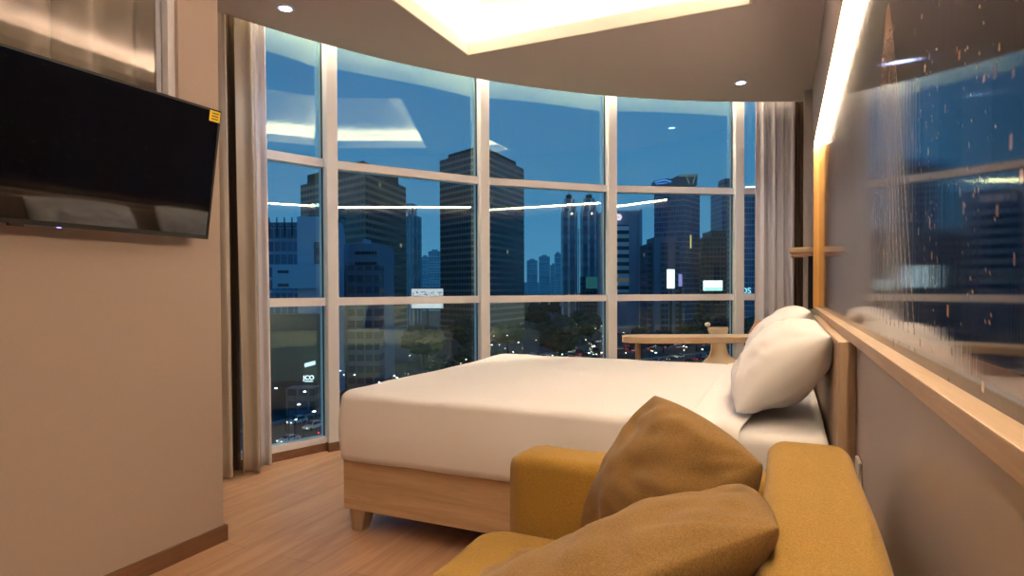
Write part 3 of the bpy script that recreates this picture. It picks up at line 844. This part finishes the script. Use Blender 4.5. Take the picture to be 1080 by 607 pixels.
# cars ---------------------------------------------------------------
tl = glow('tail_light', (1, .05, .05), 2.6); hl = glow('head_light', (1, .85, .65), 2)
glz = simple('car_glass', (.02, .03, .04), .08)
tyre = simple('tyre', (.01, .01, .01), .8)
def car_proto(paint, label, suv=False):
    t = tag(empty('car'), label, 'car', 'cars on the roads below')
    h1 = .95 if suv else .85; h2 = 1.75 if suv else 1.42
    side = [(-2.2, .35), (-2.25, .75), (-2.1, h1), (-1.1, h1+.08), (-.35, h2), (1.3 if suv else .95, h2), (2.0 if suv else 1.7, h1+.08), (2.15, h1), (2.2, .4)]
    bm = bmesh.new(); Lr = []
    for sgn in (-1, 1):
        row = []
        for (x, z) in side:
            y = .85 if z <= h1+.1 else .66; row.append(bm.verts.new((x, sgn*y, z)))
        Lr.append(row)
    k = len(side)
    for i in range(k): bm.faces.new((Lr[0][i], Lr[0][(i+1) % k], Lr[1][(i+1) % k], Lr[1][i]))
    bm.faces.new(Lr[0]); bm.faces.new(Lr[1][::-1]); bmesh.ops.recalc_face_normals(bm, faces=bm.faces[:])
    link('car_body', bm, paint, t)
    bm = bmesh.new()
    for sgn in (-1, 1):
        q = [(-.95, h1+.12), (-.40, h2-.1), (1.2 if suv else .85, h2-.1), (1.75 if suv else 1.45, h1+.12)]
        vs = [bm.verts.new((x, sgn*(.87 if z < h1+.2 else .70), z)) for x, z in q]; bm.faces.new(vs)
    for (x0, x1) in ((-1.12, -.42), (1.98 if suv else 1.68, 1.36 if suv else 1.0)):
        vs = [bm.verts.new((x0+.0, -.72, h1+.14)), bm.verts.new((x0, .72, h1+.14)), bm.verts.new((x1, .6, h2-.03)), bm.verts.new((x1, -.6, h2-.03))]
        for v in vs: v.co.x += (-.04 if x0 < 0 else .04); v.co.z += .03
        bm.faces.new(vs)
    link('windows', bm, glz, t)
    for x in (-1.4, 1.4):
        for y in (-.82, .82):
            bm = bmesh.new(); tube(bm, [(x, y-.1, .33), (x, y+.1, .33)], .33, 14); link('wheel', bm, tyre, t)
    for y in (-.62, .62):
        link('head_light', box(-2.32, -2.22, y-.16, y+.16, .6, .78), hl, t)
        link('tail_light', box(2.17, 2.24, y-.16, y+.16, .65, .85), tl, t)
    return t
paints = [('white', (.75, .77, .8)), ('silver', (.45, .47, .5)), ('black', (.03, .03, .035)), ('dark red', (.2, .03, .03))]
protos = []
for i, (nm, c) in enumerate(paints):
    for suv in (False, True):
        protos.append((car_proto(simple('paint_'+nm.replace(' ', '_')+str(suv), c, .25), '%s %s in the evening traffic below the window' % (nm, 'estate car' if suv else 'saloon car'), suv), nm))
FOOT = [(432, 469, 255, 266), (255, 345, 140, 200), (300, 482, 280, 378), (338, 412, 165, 228), (450, 566, 312, 402), (350, 374, 236, 262), (408, 438, 246, 266), (585, 642, 450, 530), (628, 684, 385, 440), (618, 650, 470, 560), (665, 700, 850, 1050), (688, 752, 590, 625), (684, 745, 355, 445), (742, 835, 375, 480)]
used = set(); ncar = 0; parked = []
def put_car(x, y, ang, i):
    global ncar
    pr, nm = protos[i]
    if i not in used: used.add(i); r = pr
    else: r = dup(pr)
    r['group'] = '%s %s in the traffic below' % (nm, 'estate cars' if i % 2 else 'saloon cars')
    r.location = (x, y, GZ+.15); r.rotation_euler = (0, 0, ang); ncar += 1
rr = random.Random(11)
for pts, lanes, gap, s0 in ((RA, (-6.5, -3, 0.6, 4, 7.2), 11, 30), (RB, (-8, -4.5, -1, 3, 6.5), 13, 60), (RCc, (-10, -6, -2, 3, 7, 10.5), 17, 0)):
    Lp = plen(pts)
    for li, la in enumerate(lanes):
        s = s0+rr.uniform(0, 8)
        while s < Lp:
            p, d = along(pts, s)
            if p is None: break
            n = Vector((-d.y, d.x)); q = p+n*la
            # inside the view through the glass only
            lat = q.x*CA+q.y*SA; Z = -q.x*SA+q.y*CA
            u = 540+F*lat/Z if Z > 1 else -1; v = 303+F*30/Z if Z > 1 else 999
            if any((q-GP(a_, b_).xy).length < 6.5 for a_, b_ in ((329, 452), (303, 466))): s += gap; continue
            if any((q-o_).length < 5.2 for o_ in parked) or any(a_-4 < u < b_+4 and z0-4 < Z < z1+4 for a_, b_, z0, z1 in FOOT+[(688, 752, 590, 625), (700, 722, 326, 336)]): s += gap; continue
            parked.append(q)
            if 275 < u < 800 and v < 485 and not (v > 420 and u > 372) and not (500 < u and v > 385):
                put_car(q.x, q.y, atan2(d.y, d.x)+(pi if li < len(lanes)/2 else 0), rr.choice([0, 1, 1, 0, 2, 3, 4, 5, 7, 6]))
            s += gap*rr.uniform(.7, 1.9)
# one pale estate car close by
for (u, v, i) in ((329, 452, 1), (303, 466, 0)):
    p = GP(u, v); d = (Vector(RA[2][:2])-Vector(RA[1][:2])).normalized(); r = dup(protos[i][0]); r.location = (p.x, p.y, GZ+.15); r.rotation_euler = (0, 0, atan2(d.y, d.x)); r['group'] = '%s in the traffic below' % ('white estate cars' if i else 'white saloon cars')
for i, (pr, nm) in enumerate(protos):
    if i not in used: pr.location = (*RA[3][:2], GZ+.15)

# trees ---------------------------------------------------------------
leafm = []
for i, c in enumerate(((.022, .052, .040), (.028, .062, .042), (.020, .046, .042))):
    leafm.append(simple('leaves_%d' % i, c, .9, var=.5, vscale=1.2, bump=0))
bark = simple('bark', (.05, .035, .025), .9)
tp = []
for i in range(3):
    t = tag(empty('tree'), 'dark green bushy street tree below the window', 'tree', 'trees beyond the road')
    bm = bmesh.new(); bmesh.ops.create_icosphere(bm, subdivisions=4, radius=1)
    for v in bm.verts:
        p = v.co.copy(); k = 1+.35*noise.noise(p*1.6+Vector((i*9, 0, 0)))+.22*noise.noise(p*4+Vector((0, i*5, 0)))+.12*noise.noise(p*9)
        v.co = Vector((p.x*4.6, p.y*4.6, p.z*3.6))*k+Vector((0, 0, 7))
    link('crown', bm, leafm[i], t)
    bm = bmesh.new(); tube(bm, [(0, 0, 0), (.2, .1, 2.5), (.1, -.1, 5)], [.4, .3, .2], 8); link('trunk', bm, bark, t)
    tp.append(t)
tr = random.Random(5); spots = []
def near_road(p, m=14):
    for pts in (RA, RB, RCc):
        for a, b in zip(pts, pts[1:]):
            a = Vector(a[:2]); b = Vector(b[:2]); d = b-a; s = max(0, min(1, (p-a).dot(d)/d.length_squared))
            if (a+d*s-p).length < m: return True
    return False
BL_RECTS = []
zones = [((395, 640), (372, 386), 30), ((715, 800), (366, 386), 14), ((360, 505), (352, 425), 60), ((510, 640), (325, 362), 42), ((640, 690), (318, 350), 18), ((720, 800), (325, 372), 34), ((285, 345), (408, 440), 12), ((640, 800), (368, 385), 10), ((285, 345), (345, 400), 12)]
for (ua, ub), (va, vb), n in zones:
    tall = vb == 386
    for k in range(n*4):
        u = tr.uniform(ua, ub); v = tr.uniform(va, vb); p = GP(u, v).xy
        Zp = F*30/(v-303)
        if near_road(p, 15) or any(a-5800/Zp < u < b+5800/Zp and z0-9 < Zp < z1+9 for a, b, z0, z1 in FOOT): continue
        sc = tr.uniform(1.5, 1.8) if tall else tr.uniform(.8, 1.4)
        if any((p-q).length < 4.6*(sc+s2)*1.1 for q, s2 in spots): continue
        spots.append((p, sc))
for k, (p, sc) in enumerate(spots):
    r = tp[k] if k < 3 else dup(tp[k % 3])
    r.location = (p.x, p.y, GZ); r.scale = (sc, sc, sc*tr.uniform(.85, 1.1)); r.rotation_euler = (0, 0, tr.uniform(0, 6.28))

roofm = simple('roof_dark', (.05, .045, .045), .8)
# street lamps --------------------------------------------------------
lampg = glow('street_lamp_glow', (1, .85, .6), 5); lampw = glow('street_lamp_white', (.85, .95, 1), 6)
lp = []
for i, g in enumerate((lampg, lampw)):
    t = tag(empty('street_lamp'), ['street lamp with a warm light beside the roads below', 'street lamp with a white light beside the roads below'][i], 'street lamp', ['warm street lamps', 'white street lamps'][i])
    bm = bmesh.new(); tube(bm, [(0, 0, 0), (0, 0, 8.5), (.5, 0, 9.2), (1.8, 0, 9.4)], .07, 8); link('pole', bm, roofm, t)
    bm = bmesh.new(); bmesh.ops.create_uvsphere(bm, u_segments=10, v_segments=6, radius=.24, matrix=Matrix.Translation((1.9, 0, 9.3)) @ Matrix.Diagonal((1.3, .7, .5, 1))); link('lamp_head', bm, g, t)
    lp.append(t)
k = 0
for (ua, ub), (va, vb), n in (((285, 345), (375, 450), 14), ((360, 500), (375, 420), 26), ((515, 640), (340, 376), 34), ((648, 770), (325, 376), 46)):
    for j in range(n):
        u = tr.uniform(ua, ub); v = tr.uniform(va, vb); p = GP(u, v, 9)
        Zp = -p.x*SA+p.y*CA
        if any(a-3 < u < b+3 and z0-3 < Zp < z1+3 for a, b, z0, z1 in FOOT) or any((p.xy-q).length < 6*s2 for q, s2 in spots) or any((p.xy-q).length < 3 for q in parked): continue
        r = lp[k] if k < 2 else dup(lp[tr.choice((0, 0, 1))])
        r.location = (p.x, p.y, GZ); r.rotation_euler = (0, 0, tr.uniform(0, 6.28)); k += 1

# buildings -----------------------------------------------------------
def wall_prism(bm, pts, z0, z1, uvl):
    """prism with UVs in metres round its walls"""
    n = len(pts); a = [bm.verts.new((*p, z0)) for p in pts]; b = [bm.verts.new((*p, z1)) for p in pts]
    run = 0
    for i in range(n):
        j = (i+1) % n; l = (Vector(pts[j])-Vector(pts[i])).length
        f = bm.faces.new((a[i], a[j], b[j], b[i]))
        for lp_, uv in zip(f.loops, ((run, z0-GZ), (run+l, z0-GZ), (run+l, z1-GZ), (run, z1-GZ))): lp_[uvl].uv = uv
        run += l
    for f in (bm.faces.new(a[::-1]), bm.faces.new(b)):
        for lp_ in f.loops: lp_[uvl].uv = (0, .2)
    bmesh.ops.recalc_face_normals(bm, faces=bm.faces[:])
def mass(name, pts, z0, z1, mat, parent):
    bm = bmesh.new(); uvl = bm.loops.layers.uv.new('UVMap')
    wall_prism(bm, [Vector(p[:2])-parent.location.xy for p in pts], z0, z1, uvl)
    return link(name, bm, mat, parent)
def foot(u0, uc, u1, Zc, k0=1.1, k1=1.1, depth=None):
    """footprint quad: left, near corner, right (pixel columns at distance)"""
    c = P(uc, 303, Zc).xy; l = P(u0, 303, Zc*k0).xy; r = P(u1, 303, Zc*k1).xy
    return [c, r, l+r-c, l]
def flat(u0, u1, Z, dep):
    a = P(u0, 303, Z).xy; b = P(u1, 303, Z).xy; return [a, b, b+fw*dep, a+fw*dep]
def ht(v, Z): return CAMZ+(303-v)/F*Z
def shrink(pts, k, off=Vector((0, 0))):
    c = sum((Vector(p) for p in pts), Vector((0, 0)))/len(pts); return [c+(Vector(p)-c)*k+off for p in pts]
def bld(name, label, pts, vtop, Z, mat, cat='building', group=None):
    c = sum((Vector(p) for p in pts), Vector((0, 0)))/len(pts)
    t = tag(empty(name, (c.x, c.y, 0)), label, cat, group)
    mass('facade', pts, GZ, ht(vtop, Z), mat, t)
    return t
roofm = simple('roof_dark', (.05, .045, .045), .8)
brownA = facade('facade_brown', (.115, .085, .060), (.022, .026, .034), 3.7, 3.2, .55, .10, lit=0.0007)
brownB = facade('facade_brown_fine', (.095, .080, .065), (.018, .024, .036), 3.5, 2.4, .60, .18, lit=0.0005)
blueG = facade('facade_blue_glass', (.07, .10, .14), (.03, .05, .08), 3.6, 1.8, .75, .12, .18, lit=0.0007)
blueP = facade('facade_pale_blue', (.16, .21, .28), (.03, .04, .06), 3.6, 3.0, .35, .3, lit=0.0024)
ribs = facade('facade_ribs', (.20, .23, .27), (.075, .09, .115), 3.6, 5.5, .7, .32, lit=0.0012, vert=True)
paleW = facade('facade_pale_bands', (.26, .27, .28), (.02, .025, .03), 5.2, 60, .48, 0, lit=0.0120, litcol=(1, .8, .5), ls=.05)
plainB = simple('plain_pale_blue', (.42, .50, .62), .7, var=.05, vscale=.05)
darkF = facade('facade_dark', (.045, .05, .06), (.02, .026, .036), 3.4, 2.6, .6, .2, lit=0.0024)
far_haze = facade('facade_far_haze', (.15, .22, .32), (.08, .13, .20), 4, 4, .5, .3, .5, lit=0.0012)  # blue-grey colour stands in for haze over the distant buildings

# brown tower behind the second bay
Z = 300; ft = foot(318, 386, 429, Z, 1.15, 1.18)
t = bld('office_tower', 'broad brown banded office tower behind the left half of the second window bay', ft, 178, Z, brownA)
mass('roof_block', shrink(ft, .86, -fw*1), ht(178, Z), ht(166, Z), roofm, t)
# slim ribbed tower beside it
t = bld('office_tower', 'slim pale ribbed tower just right of the broad brown tower', foot(427, 436, 445, 420, 1.03, 1.03), 226, 420, ribs)
mass('roof_block', foot(428, 433, 440, 421, 1.02, 1.02), ht(226, 420), ht(213, 420), ribs, t)
# big dark tower in the middle
Z = 330; ft = foot(464.5, 508, 553, Z, 1.09, 1.17)
t = bld('office_tower', 'tallest dark brown tower behind the mullion left of centre', ft, 157, Z, brownB)
mass('roof_block', shrink(ft, .80, -fw*2), ht(157, Z), ht(150, Z), roofm, t)
mass('plant_room', shrink(ft, .45), ht(150, Z)-.2, ht(146, Z), roofm, t)
# skyline between
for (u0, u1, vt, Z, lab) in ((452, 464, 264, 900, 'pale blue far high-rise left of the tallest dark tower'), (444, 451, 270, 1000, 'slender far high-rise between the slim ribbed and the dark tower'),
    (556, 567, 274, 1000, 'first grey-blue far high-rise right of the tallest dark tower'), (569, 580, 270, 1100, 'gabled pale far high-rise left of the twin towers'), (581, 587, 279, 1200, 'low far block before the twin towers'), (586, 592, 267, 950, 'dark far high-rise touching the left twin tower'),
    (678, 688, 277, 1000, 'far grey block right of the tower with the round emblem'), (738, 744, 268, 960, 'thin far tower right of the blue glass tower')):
    t = bld('high_rise', lab, flat(u0, u1, Z, 25), vt, Z, far_haze)
    mass('roof_block', shrink(flat(u0, u1, Z, 25), .5), ht(vt, Z), ht(vt-2, Z), far_haze, t)
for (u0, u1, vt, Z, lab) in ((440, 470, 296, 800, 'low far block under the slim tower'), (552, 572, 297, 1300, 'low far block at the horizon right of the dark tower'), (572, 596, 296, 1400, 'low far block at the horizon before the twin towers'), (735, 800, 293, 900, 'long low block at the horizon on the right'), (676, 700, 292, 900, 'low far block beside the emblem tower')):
    bld('low_block', lab, flat(u0, u1, Z, 30), vt, Z, far_haze)
# twin towers with stepped crowns and spires
for (ua, ub, lab) in ((592, 608.6, 'left one of the grey twin towers with a spire'), (612.6, 630, 'right one of the grey twin towers with a spire')):
    Z = 480; uc = (ua+ub)/2
    def octo(k, Z=Z, uc=uc, hw=(ub-ua)/2):
        c = P(uc, 303, Z+8).xy; w_ = hw/F*Z*k; ch_ = .35
        q = [(-1, -1+ch_), (-1+ch_, -1), (1-ch_, -1), (1, -1+ch_), (1, 1-ch_), (1-ch_, 1), (-1+ch_, 1), (-1, 1-ch_)]
        return [c+rt*x*w_+fw*y*w_ for x, y in q]
    t = bld('twin_tower', lab, octo(1), 222, Z, ribs)
    mass('upper_tier', octo(.86), ht(222, Z), ht(214, Z), ribs, t)
    mass('crown', octo(.62), ht(214, Z), ht(208, Z), ribs, t)
    mass('crown_top', octo(.36), ht(208, Z), ht(204, Z), roofm, t)
    bm = bmesh.new(); c = P(uc, 303, Z+8).xy-t.location.xy; tube(bm, [(c.x, c.y, ht(204, Z)), (c.x, c.y, ht(196, Z))], [.5, .12], 6); link('spire', bm, M['conc'], t)
    bm = bmesh.new(); c = P(uc+3, 225, Z-8); bmesh.ops.create_icosphere(bm, subdivisions=1, radius=.7, matrix=Matrix.Translation((c.x-t.location.x, c.y-t.location.y, c.z))); link('beacon', bm, lampg, t)
t = bld('link_block', 'grey connecting block between the twin towers', flat(610.3, 611.0, 488, 5), 240, 484, ribs)
t = bld('office_block', 'narrow grey block behind the mullion right of the twin towers', flat(631, 636.5, 505, 20), 224, 505, ribs)
t = bld('podium', 'teal lit low podium in front of the twin towers', flat(614, 632, 455, 14), 291, 455, darkF)
mass('lit_floor', flat(618, 632, 454.5, .5), ht(304, 455), ht(291.5, 455), simple('podium_teal', (.12, .30, .30), .6, emit=(.10, .45, .42), es=.10), t)
# emblem tower
Z = 400; ft = flat(636, 676, Z, 26)
t = bld('emblem_tower', 'pale grey-blue tower with a round white emblem near its top', ft, 222, Z, simple('emblem_wall', (.32, .38, .46), .6, var=.04, vscale=.05))
mass('window_bands', flat(640, 663.5, Z-.6, 1), ht(308, Z), ht(237, Z), paleW, t)
mass('corner_fin', flat(674.5, 677.5, Z-1.5, 10), GZ, ht(221, Z), simple('fin', (.42, .48, .56), .5), t)
bm = bmesh.new(); c = P(652.5, 229, Z-1.0); c = Vector((c.x-t.location.x, c.y-t.location.y, c.z))
for k in range(6):
    a = k*pi/3; q = c+Vector((rt.x, rt.y, 0))*1.35*cos(a)+Vector((0, 0, 1))*1.35*sin(a)
    bmesh.ops.create_icosphere(bm, subdivisions=2, radius=.95, matrix=Matrix.Translation(q))
link('emblem', bm, glow('emblem_glow', (.95, .72, .85), .7), t)
# blue glass tower with lit slanted crown
Z = 420; ft = foot(690, 722, 738, Z, 1.03, 1.05)
t = bld('glass_tower', 'tall blue glass tower with a slanted lit crown right of centre', ft, 196, Z, blueG)
q = [P(690, 303, Z).xy, P(736, 303, Z).xy, P(736, 303, Z+12).xy, P(690, 303, Z+12).xy]
bm = bmesh.new()
prof = [(690, 196), (690, 191), (702, 188.5), (708, 189), (716, 185), (736, 184), (735, 196)]
f0 = [bm.verts.new(P(u, v, Z-3)-Vector((t.location.x, t.location.y, 0))) for u, v in prof]; f1 = [bm.verts.new(v.co+Vector((fw.x, fw.y, 0))*8) for v in f0]
bm.faces.new(f0); bm.faces.new(f1[::-1])
for i in range(len(prof)): bm.faces.new((f0[i], f1[i], f1[(i+1) % len(prof)], f0[(i+1) % len(prof)]))
bmesh.ops.recalc_face_normals(bm, faces=bm.faces[:]); link('crown', bm, simple('crown_panel', (.08, .14, .22), .5), t)
bm = bmesh.new()
def seg(u0, v0, u1, v1, Zd, r): tube(bm, [P(u0, v0, Zd)-Vector((t.location.x, t.location.y, 0)), P(u1, v1, Zd)-Vector((t.location.x, t.location.y, 0))], r, 6)
seg(691, 192.5, 701, 190, Z-4, .5); seg(701, 190, 708, 192, Z-4, .5); seg(692, 194.5, 704, 193, Z-4, .35)
link('blue_light', bm, glow('crown_blue', (.08, .35, 1), .5), t)
bm = bmesh.new(); seg(716, 186, 735, 185.5, Z-4, .35); seg(724, 187, 727, 194, Z-4, .3); seg(733, 186, 731, 194, Z-4, .3)
link('crown_frame', bm, glow('crown_pale', (.55, .75, .60), .16), t)
bm = bmesh.new(); seg(728.5, 248, 728.5, 262, Z-6, .5); link('lit_strip', bm, glow('strip_warm', (1, .75, .25), .5), t)
# darker tower in front
Z = 360; t = bld('office_tower', 'grey tower with two dark recessed strips in front of the blue glass tower', flat(690, 714, Z, 20), 250, Z, plainB if False else simple('grey_tower', (.20, .25, .32), .6))
mass('window_strip', flat(696.5, 704.5, Z-.5, 1), GZ, ht(256, Z), darkF, t); mass('window_strip', flat(712, 717, Z-.5, 12), GZ, ht(256, Z), darkF, t)
t = bld('office_tower', 'low dark block hugging the left side of the grey tower', flat(682.5, 687.6, 365, 20), 257, 365, darkF)
t = bld('office_tower', 'wide stepped dark tower left of the right-hand mullion', flat(744, 766, 430, 26), 250, 430, darkF)
mass('upper_tier', flat(750, 766, 434, 20), ht(250, 430), ht(243, 430), darkF, t)
Z = 450; t = bld('office_tower', 'tall dark tower behind the right-hand mullion', flat(761.5, 785, Z, 26), 197, Z, blueG)
mass('roof_block', flat(764, 778, Z+3, 14), ht(197, Z), ht(188, Z), darkF, t)
t = bld('office_tower', 'dark tower seen between the right-hand mullion and the pale sheer curtain', flat(783, 830, 380, 26), 200, 380, blueG)
bm = bmesh.new(); seg(786, 198, 800, 197.5, 378, .5); link('roof_light', bm, glow('roof_light', (.8, .95, 1), 1.5), t)
Mt = Matrix.Translation(P(787, 307, 370)-Vector((t.location.x, t.location.y, 0))) @ Matrix.Rotation(A0, 4, 'Z') @ Matrix.Rotation(pi/2, 4, 'X')
text_mesh('roof_sign', 'DS', 5, glow('sign_cyan', (.35, .8, 1), 1), Mt, t, .1)

# billboards
def board(name, label, u0, v0, u1, v1, Z, g, deep=1.2):
    c = P((u0+u1)/2, 303, Z); t = tag(empty(name, (c.x, c.y, 0)), label, 'billboard')
    bm = bmesh.new(); prism(bm, [p-t.location.xy for p in flat(u0, u1, Z, deep)], ht(v1, Z), ht(v0, Z)); link('lit_panel', bm, g, t)
    bm = bmesh.new(); prism(bm, [p-t.location.xy for p in flat((u0+u1)/2-1, (u0+u1)/2+1, Z+deep, 1)], GZ, ht(v1, Z)); prism(bm, [p-t.location.xy for p in flat(u0-.3, u1+.3, Z+deep+.02, .6)], ht(v1, Z)-.4, ht(v0, Z)+.4); link('post', bm, roofm, t)
    return t
wb = glow('board_white', (.82, .95, 1), 1.3)
board('billboard', 'upright bright white billboard in front of the grey tower', 704, 284, 711.5, 304, 330, wb)
t = board('billboard', 'wide bright white and green billboard below the stepped dark tower', 742.5, 296, 762, 306.5, 320, wb)
bm = bmesh.new(); prism(bm, [p-t.location.xy for p in flat(742.7, 761.8, 319.9, .1)], ht(306.3, 320), ht(303, 320)); link('green_band', bm, glow('board_green', (.30, .75, .55), 1.1), t)
board('billboard', 'narrow violet lit sign right of the upright white billboard', 716, 289, 719.5, 302, 330, glow('board_violet', (.45, .4, .95), .4), .8)
t = board('led_billboard', 'wide white and red LED billboard beyond the trees in the second bay', 434, 303.5, 467, 324, 260, glow('board_led', (.9, .88, .95), .45))
bm = bmesh.new()
rb = random.Random(2)
for k in range(70):
    u = rb.uniform(434.5, 465.5); v = rb.uniform(306, 312.5); prism(bm, [p-t.location.xy for p in flat(u, u+rb.uniform(.5, 1.4), 259.9, .1)], ht(v+.7, 260), ht(v, 260))
link('dark_lettering', bm, simple('led_dark', (.05, .01, .02), .5), t)

# low buildings, left bay and second bay
Z = 170
t = bld('office_block', 'dark glass block behind the first window bay', flat(262, 322, Z, 22), 233, Z, blueG)
bm = bmesh.new()
for k in range(6):
    u = 276+k*8; prism(bm, [p-t.location.xy for p in flat(u, u+.8, Z-.4, .4)], ht(248, Z), ht(228, Z))
prism(bm, [p-t.location.xy for p in flat(262, 322, Z-.4, .4)], ht(238, Z), ht(237, Z)); link('roof_screen', bm, roofm, t)
Z = 160
t = bld('pale_block', 'pale blue windowless stair tower in the first window bay', flat(314, 341, Z, 20), 227, Z, plainB)
mass('cross_wing', flat(287.5, 341, Z-3, 3), ht(302.5, Z), ht(278, Z), plainB, t)
bm = bmesh.new()
for v in (284, 298):
    for k in range(5): prism(bm, [p-t.location.xy for p in flat(293+k*2.4, 294.6+k*2.4, Z-3.2, .3)], ht(v+2.5, Z-3), ht(v-.5, Z-3))
link('window_row', bm, M['dark'], t)
mass('dark_recess', flat(331.5, 341, Z-.3, .3), ht(277, Z), ht(254, Z), darkF, t)
t = bld('office_block', 'small dark rooftop block with two lamps at the first mullion', flat(326, 352, 260, 20), 213, 260, darkF)
bm = bmesh.new()
for u in (331, 336):
    c = P(u, 215, 258); bmesh.ops.create_icosphere(bm, subdivisions=2, radius=.8, matrix=Matrix.Translation((c.x-t.location.x, c.y-t.location.y, c.z)))
link('roof_lamp', bm, glow('rooflamp', (.6, .8, .7), .8), t)
Z = 190
t = bld('pale_block', 'stepped pale blue block at the foot of the broad brown tower', flat(350, 370, Z, 24), 256, Z, plainB)
mass('right_wing', flat(370, 400, Z-1, 24), GZ, ht(256, Z), simple('block_grey', (.24, .29, .36), .7), t)
bm = bmesh.new()
for v in (264, 275):
    for k in range(8): prism(bm, [p-t.location.xy for p in flat(375+k*2.9, 377+k*2.9, Z-1.4, .3)], ht(v+3, Z), ht(v, Z))
link('window_row', bm, M['dark'], t)
mass('dark_annexe', flat(365, 400, Z-8, 7), GZ, ht(280, Z), darkF, t)
mass('roof_stack', flat(356, 360, Z+4, 5), ht(256, Z), ht(243, Z), plainB, t); mass('roof_stack', flat(383, 388, Z+4, 5), ht(256, Z), ht(250, Z), plainB, t)
# shop building with lit signs
Z = 148
t = bld('shop_building', 'dark shop building with lit white signs low in the first bay', flat(255, 343, Z, 6), 330, Z, simple('shop_wall', (.035, .05, .06), .6, var=.2, vscale=.3))
def sign(txt, u, v, size, Zs=Z-.6, g=wb):
    Mt = Matrix.Translation(P(u, v, Zs)-Vector((t.location.x, t.location.y, 0))) @ Matrix.Rotation(A0, 4, 'Z') @ Matrix.Rotation(pi/2, 4, 'X')
    text_mesh('shop_sign', txt, size, g, Mt, t, .08)
sign('JCO', 324.8, 397, 1.5)
bm = bmesh.new()
for k in range(6): prism(bm, [p-t.location.xy for p in flat(320.5+k*1.9, 322+k*1.9, Z-.5, .3)], ht(385.5-k*.5, Z), ht(381.5-k*.5, Z))
prism(bm, [p-t.location.xy for p in flat(320.5, 329, Z-.5, .3)], ht(401, Z), ht(400, Z))
link('sign_panel', bm, glow('sign_dim', (.6, .75, .85), .9), t)
mass('lower_wing', flat(300, 330, Z-5, 5), GZ, ht(405, Z), darkF, t)
t = bld('shop_building', 'pale blue low building behind the trees in the second bay', flat(352, 372, 240, 18), 316, 240, plainB)
t = bld('shop_building', 'low pale pavilion among the trees in the second bay', flat(410, 436, 250, 12), 347, 250, simple('pavilion', (.22, .25, .30), .7))
# pedestrian bridge and far low buildings on the right
t = bld('flyover', 'pale flyover deck with pillars above the far traffic', flat(692, 748, 600, 14), 320.5, 600, M['conc'])
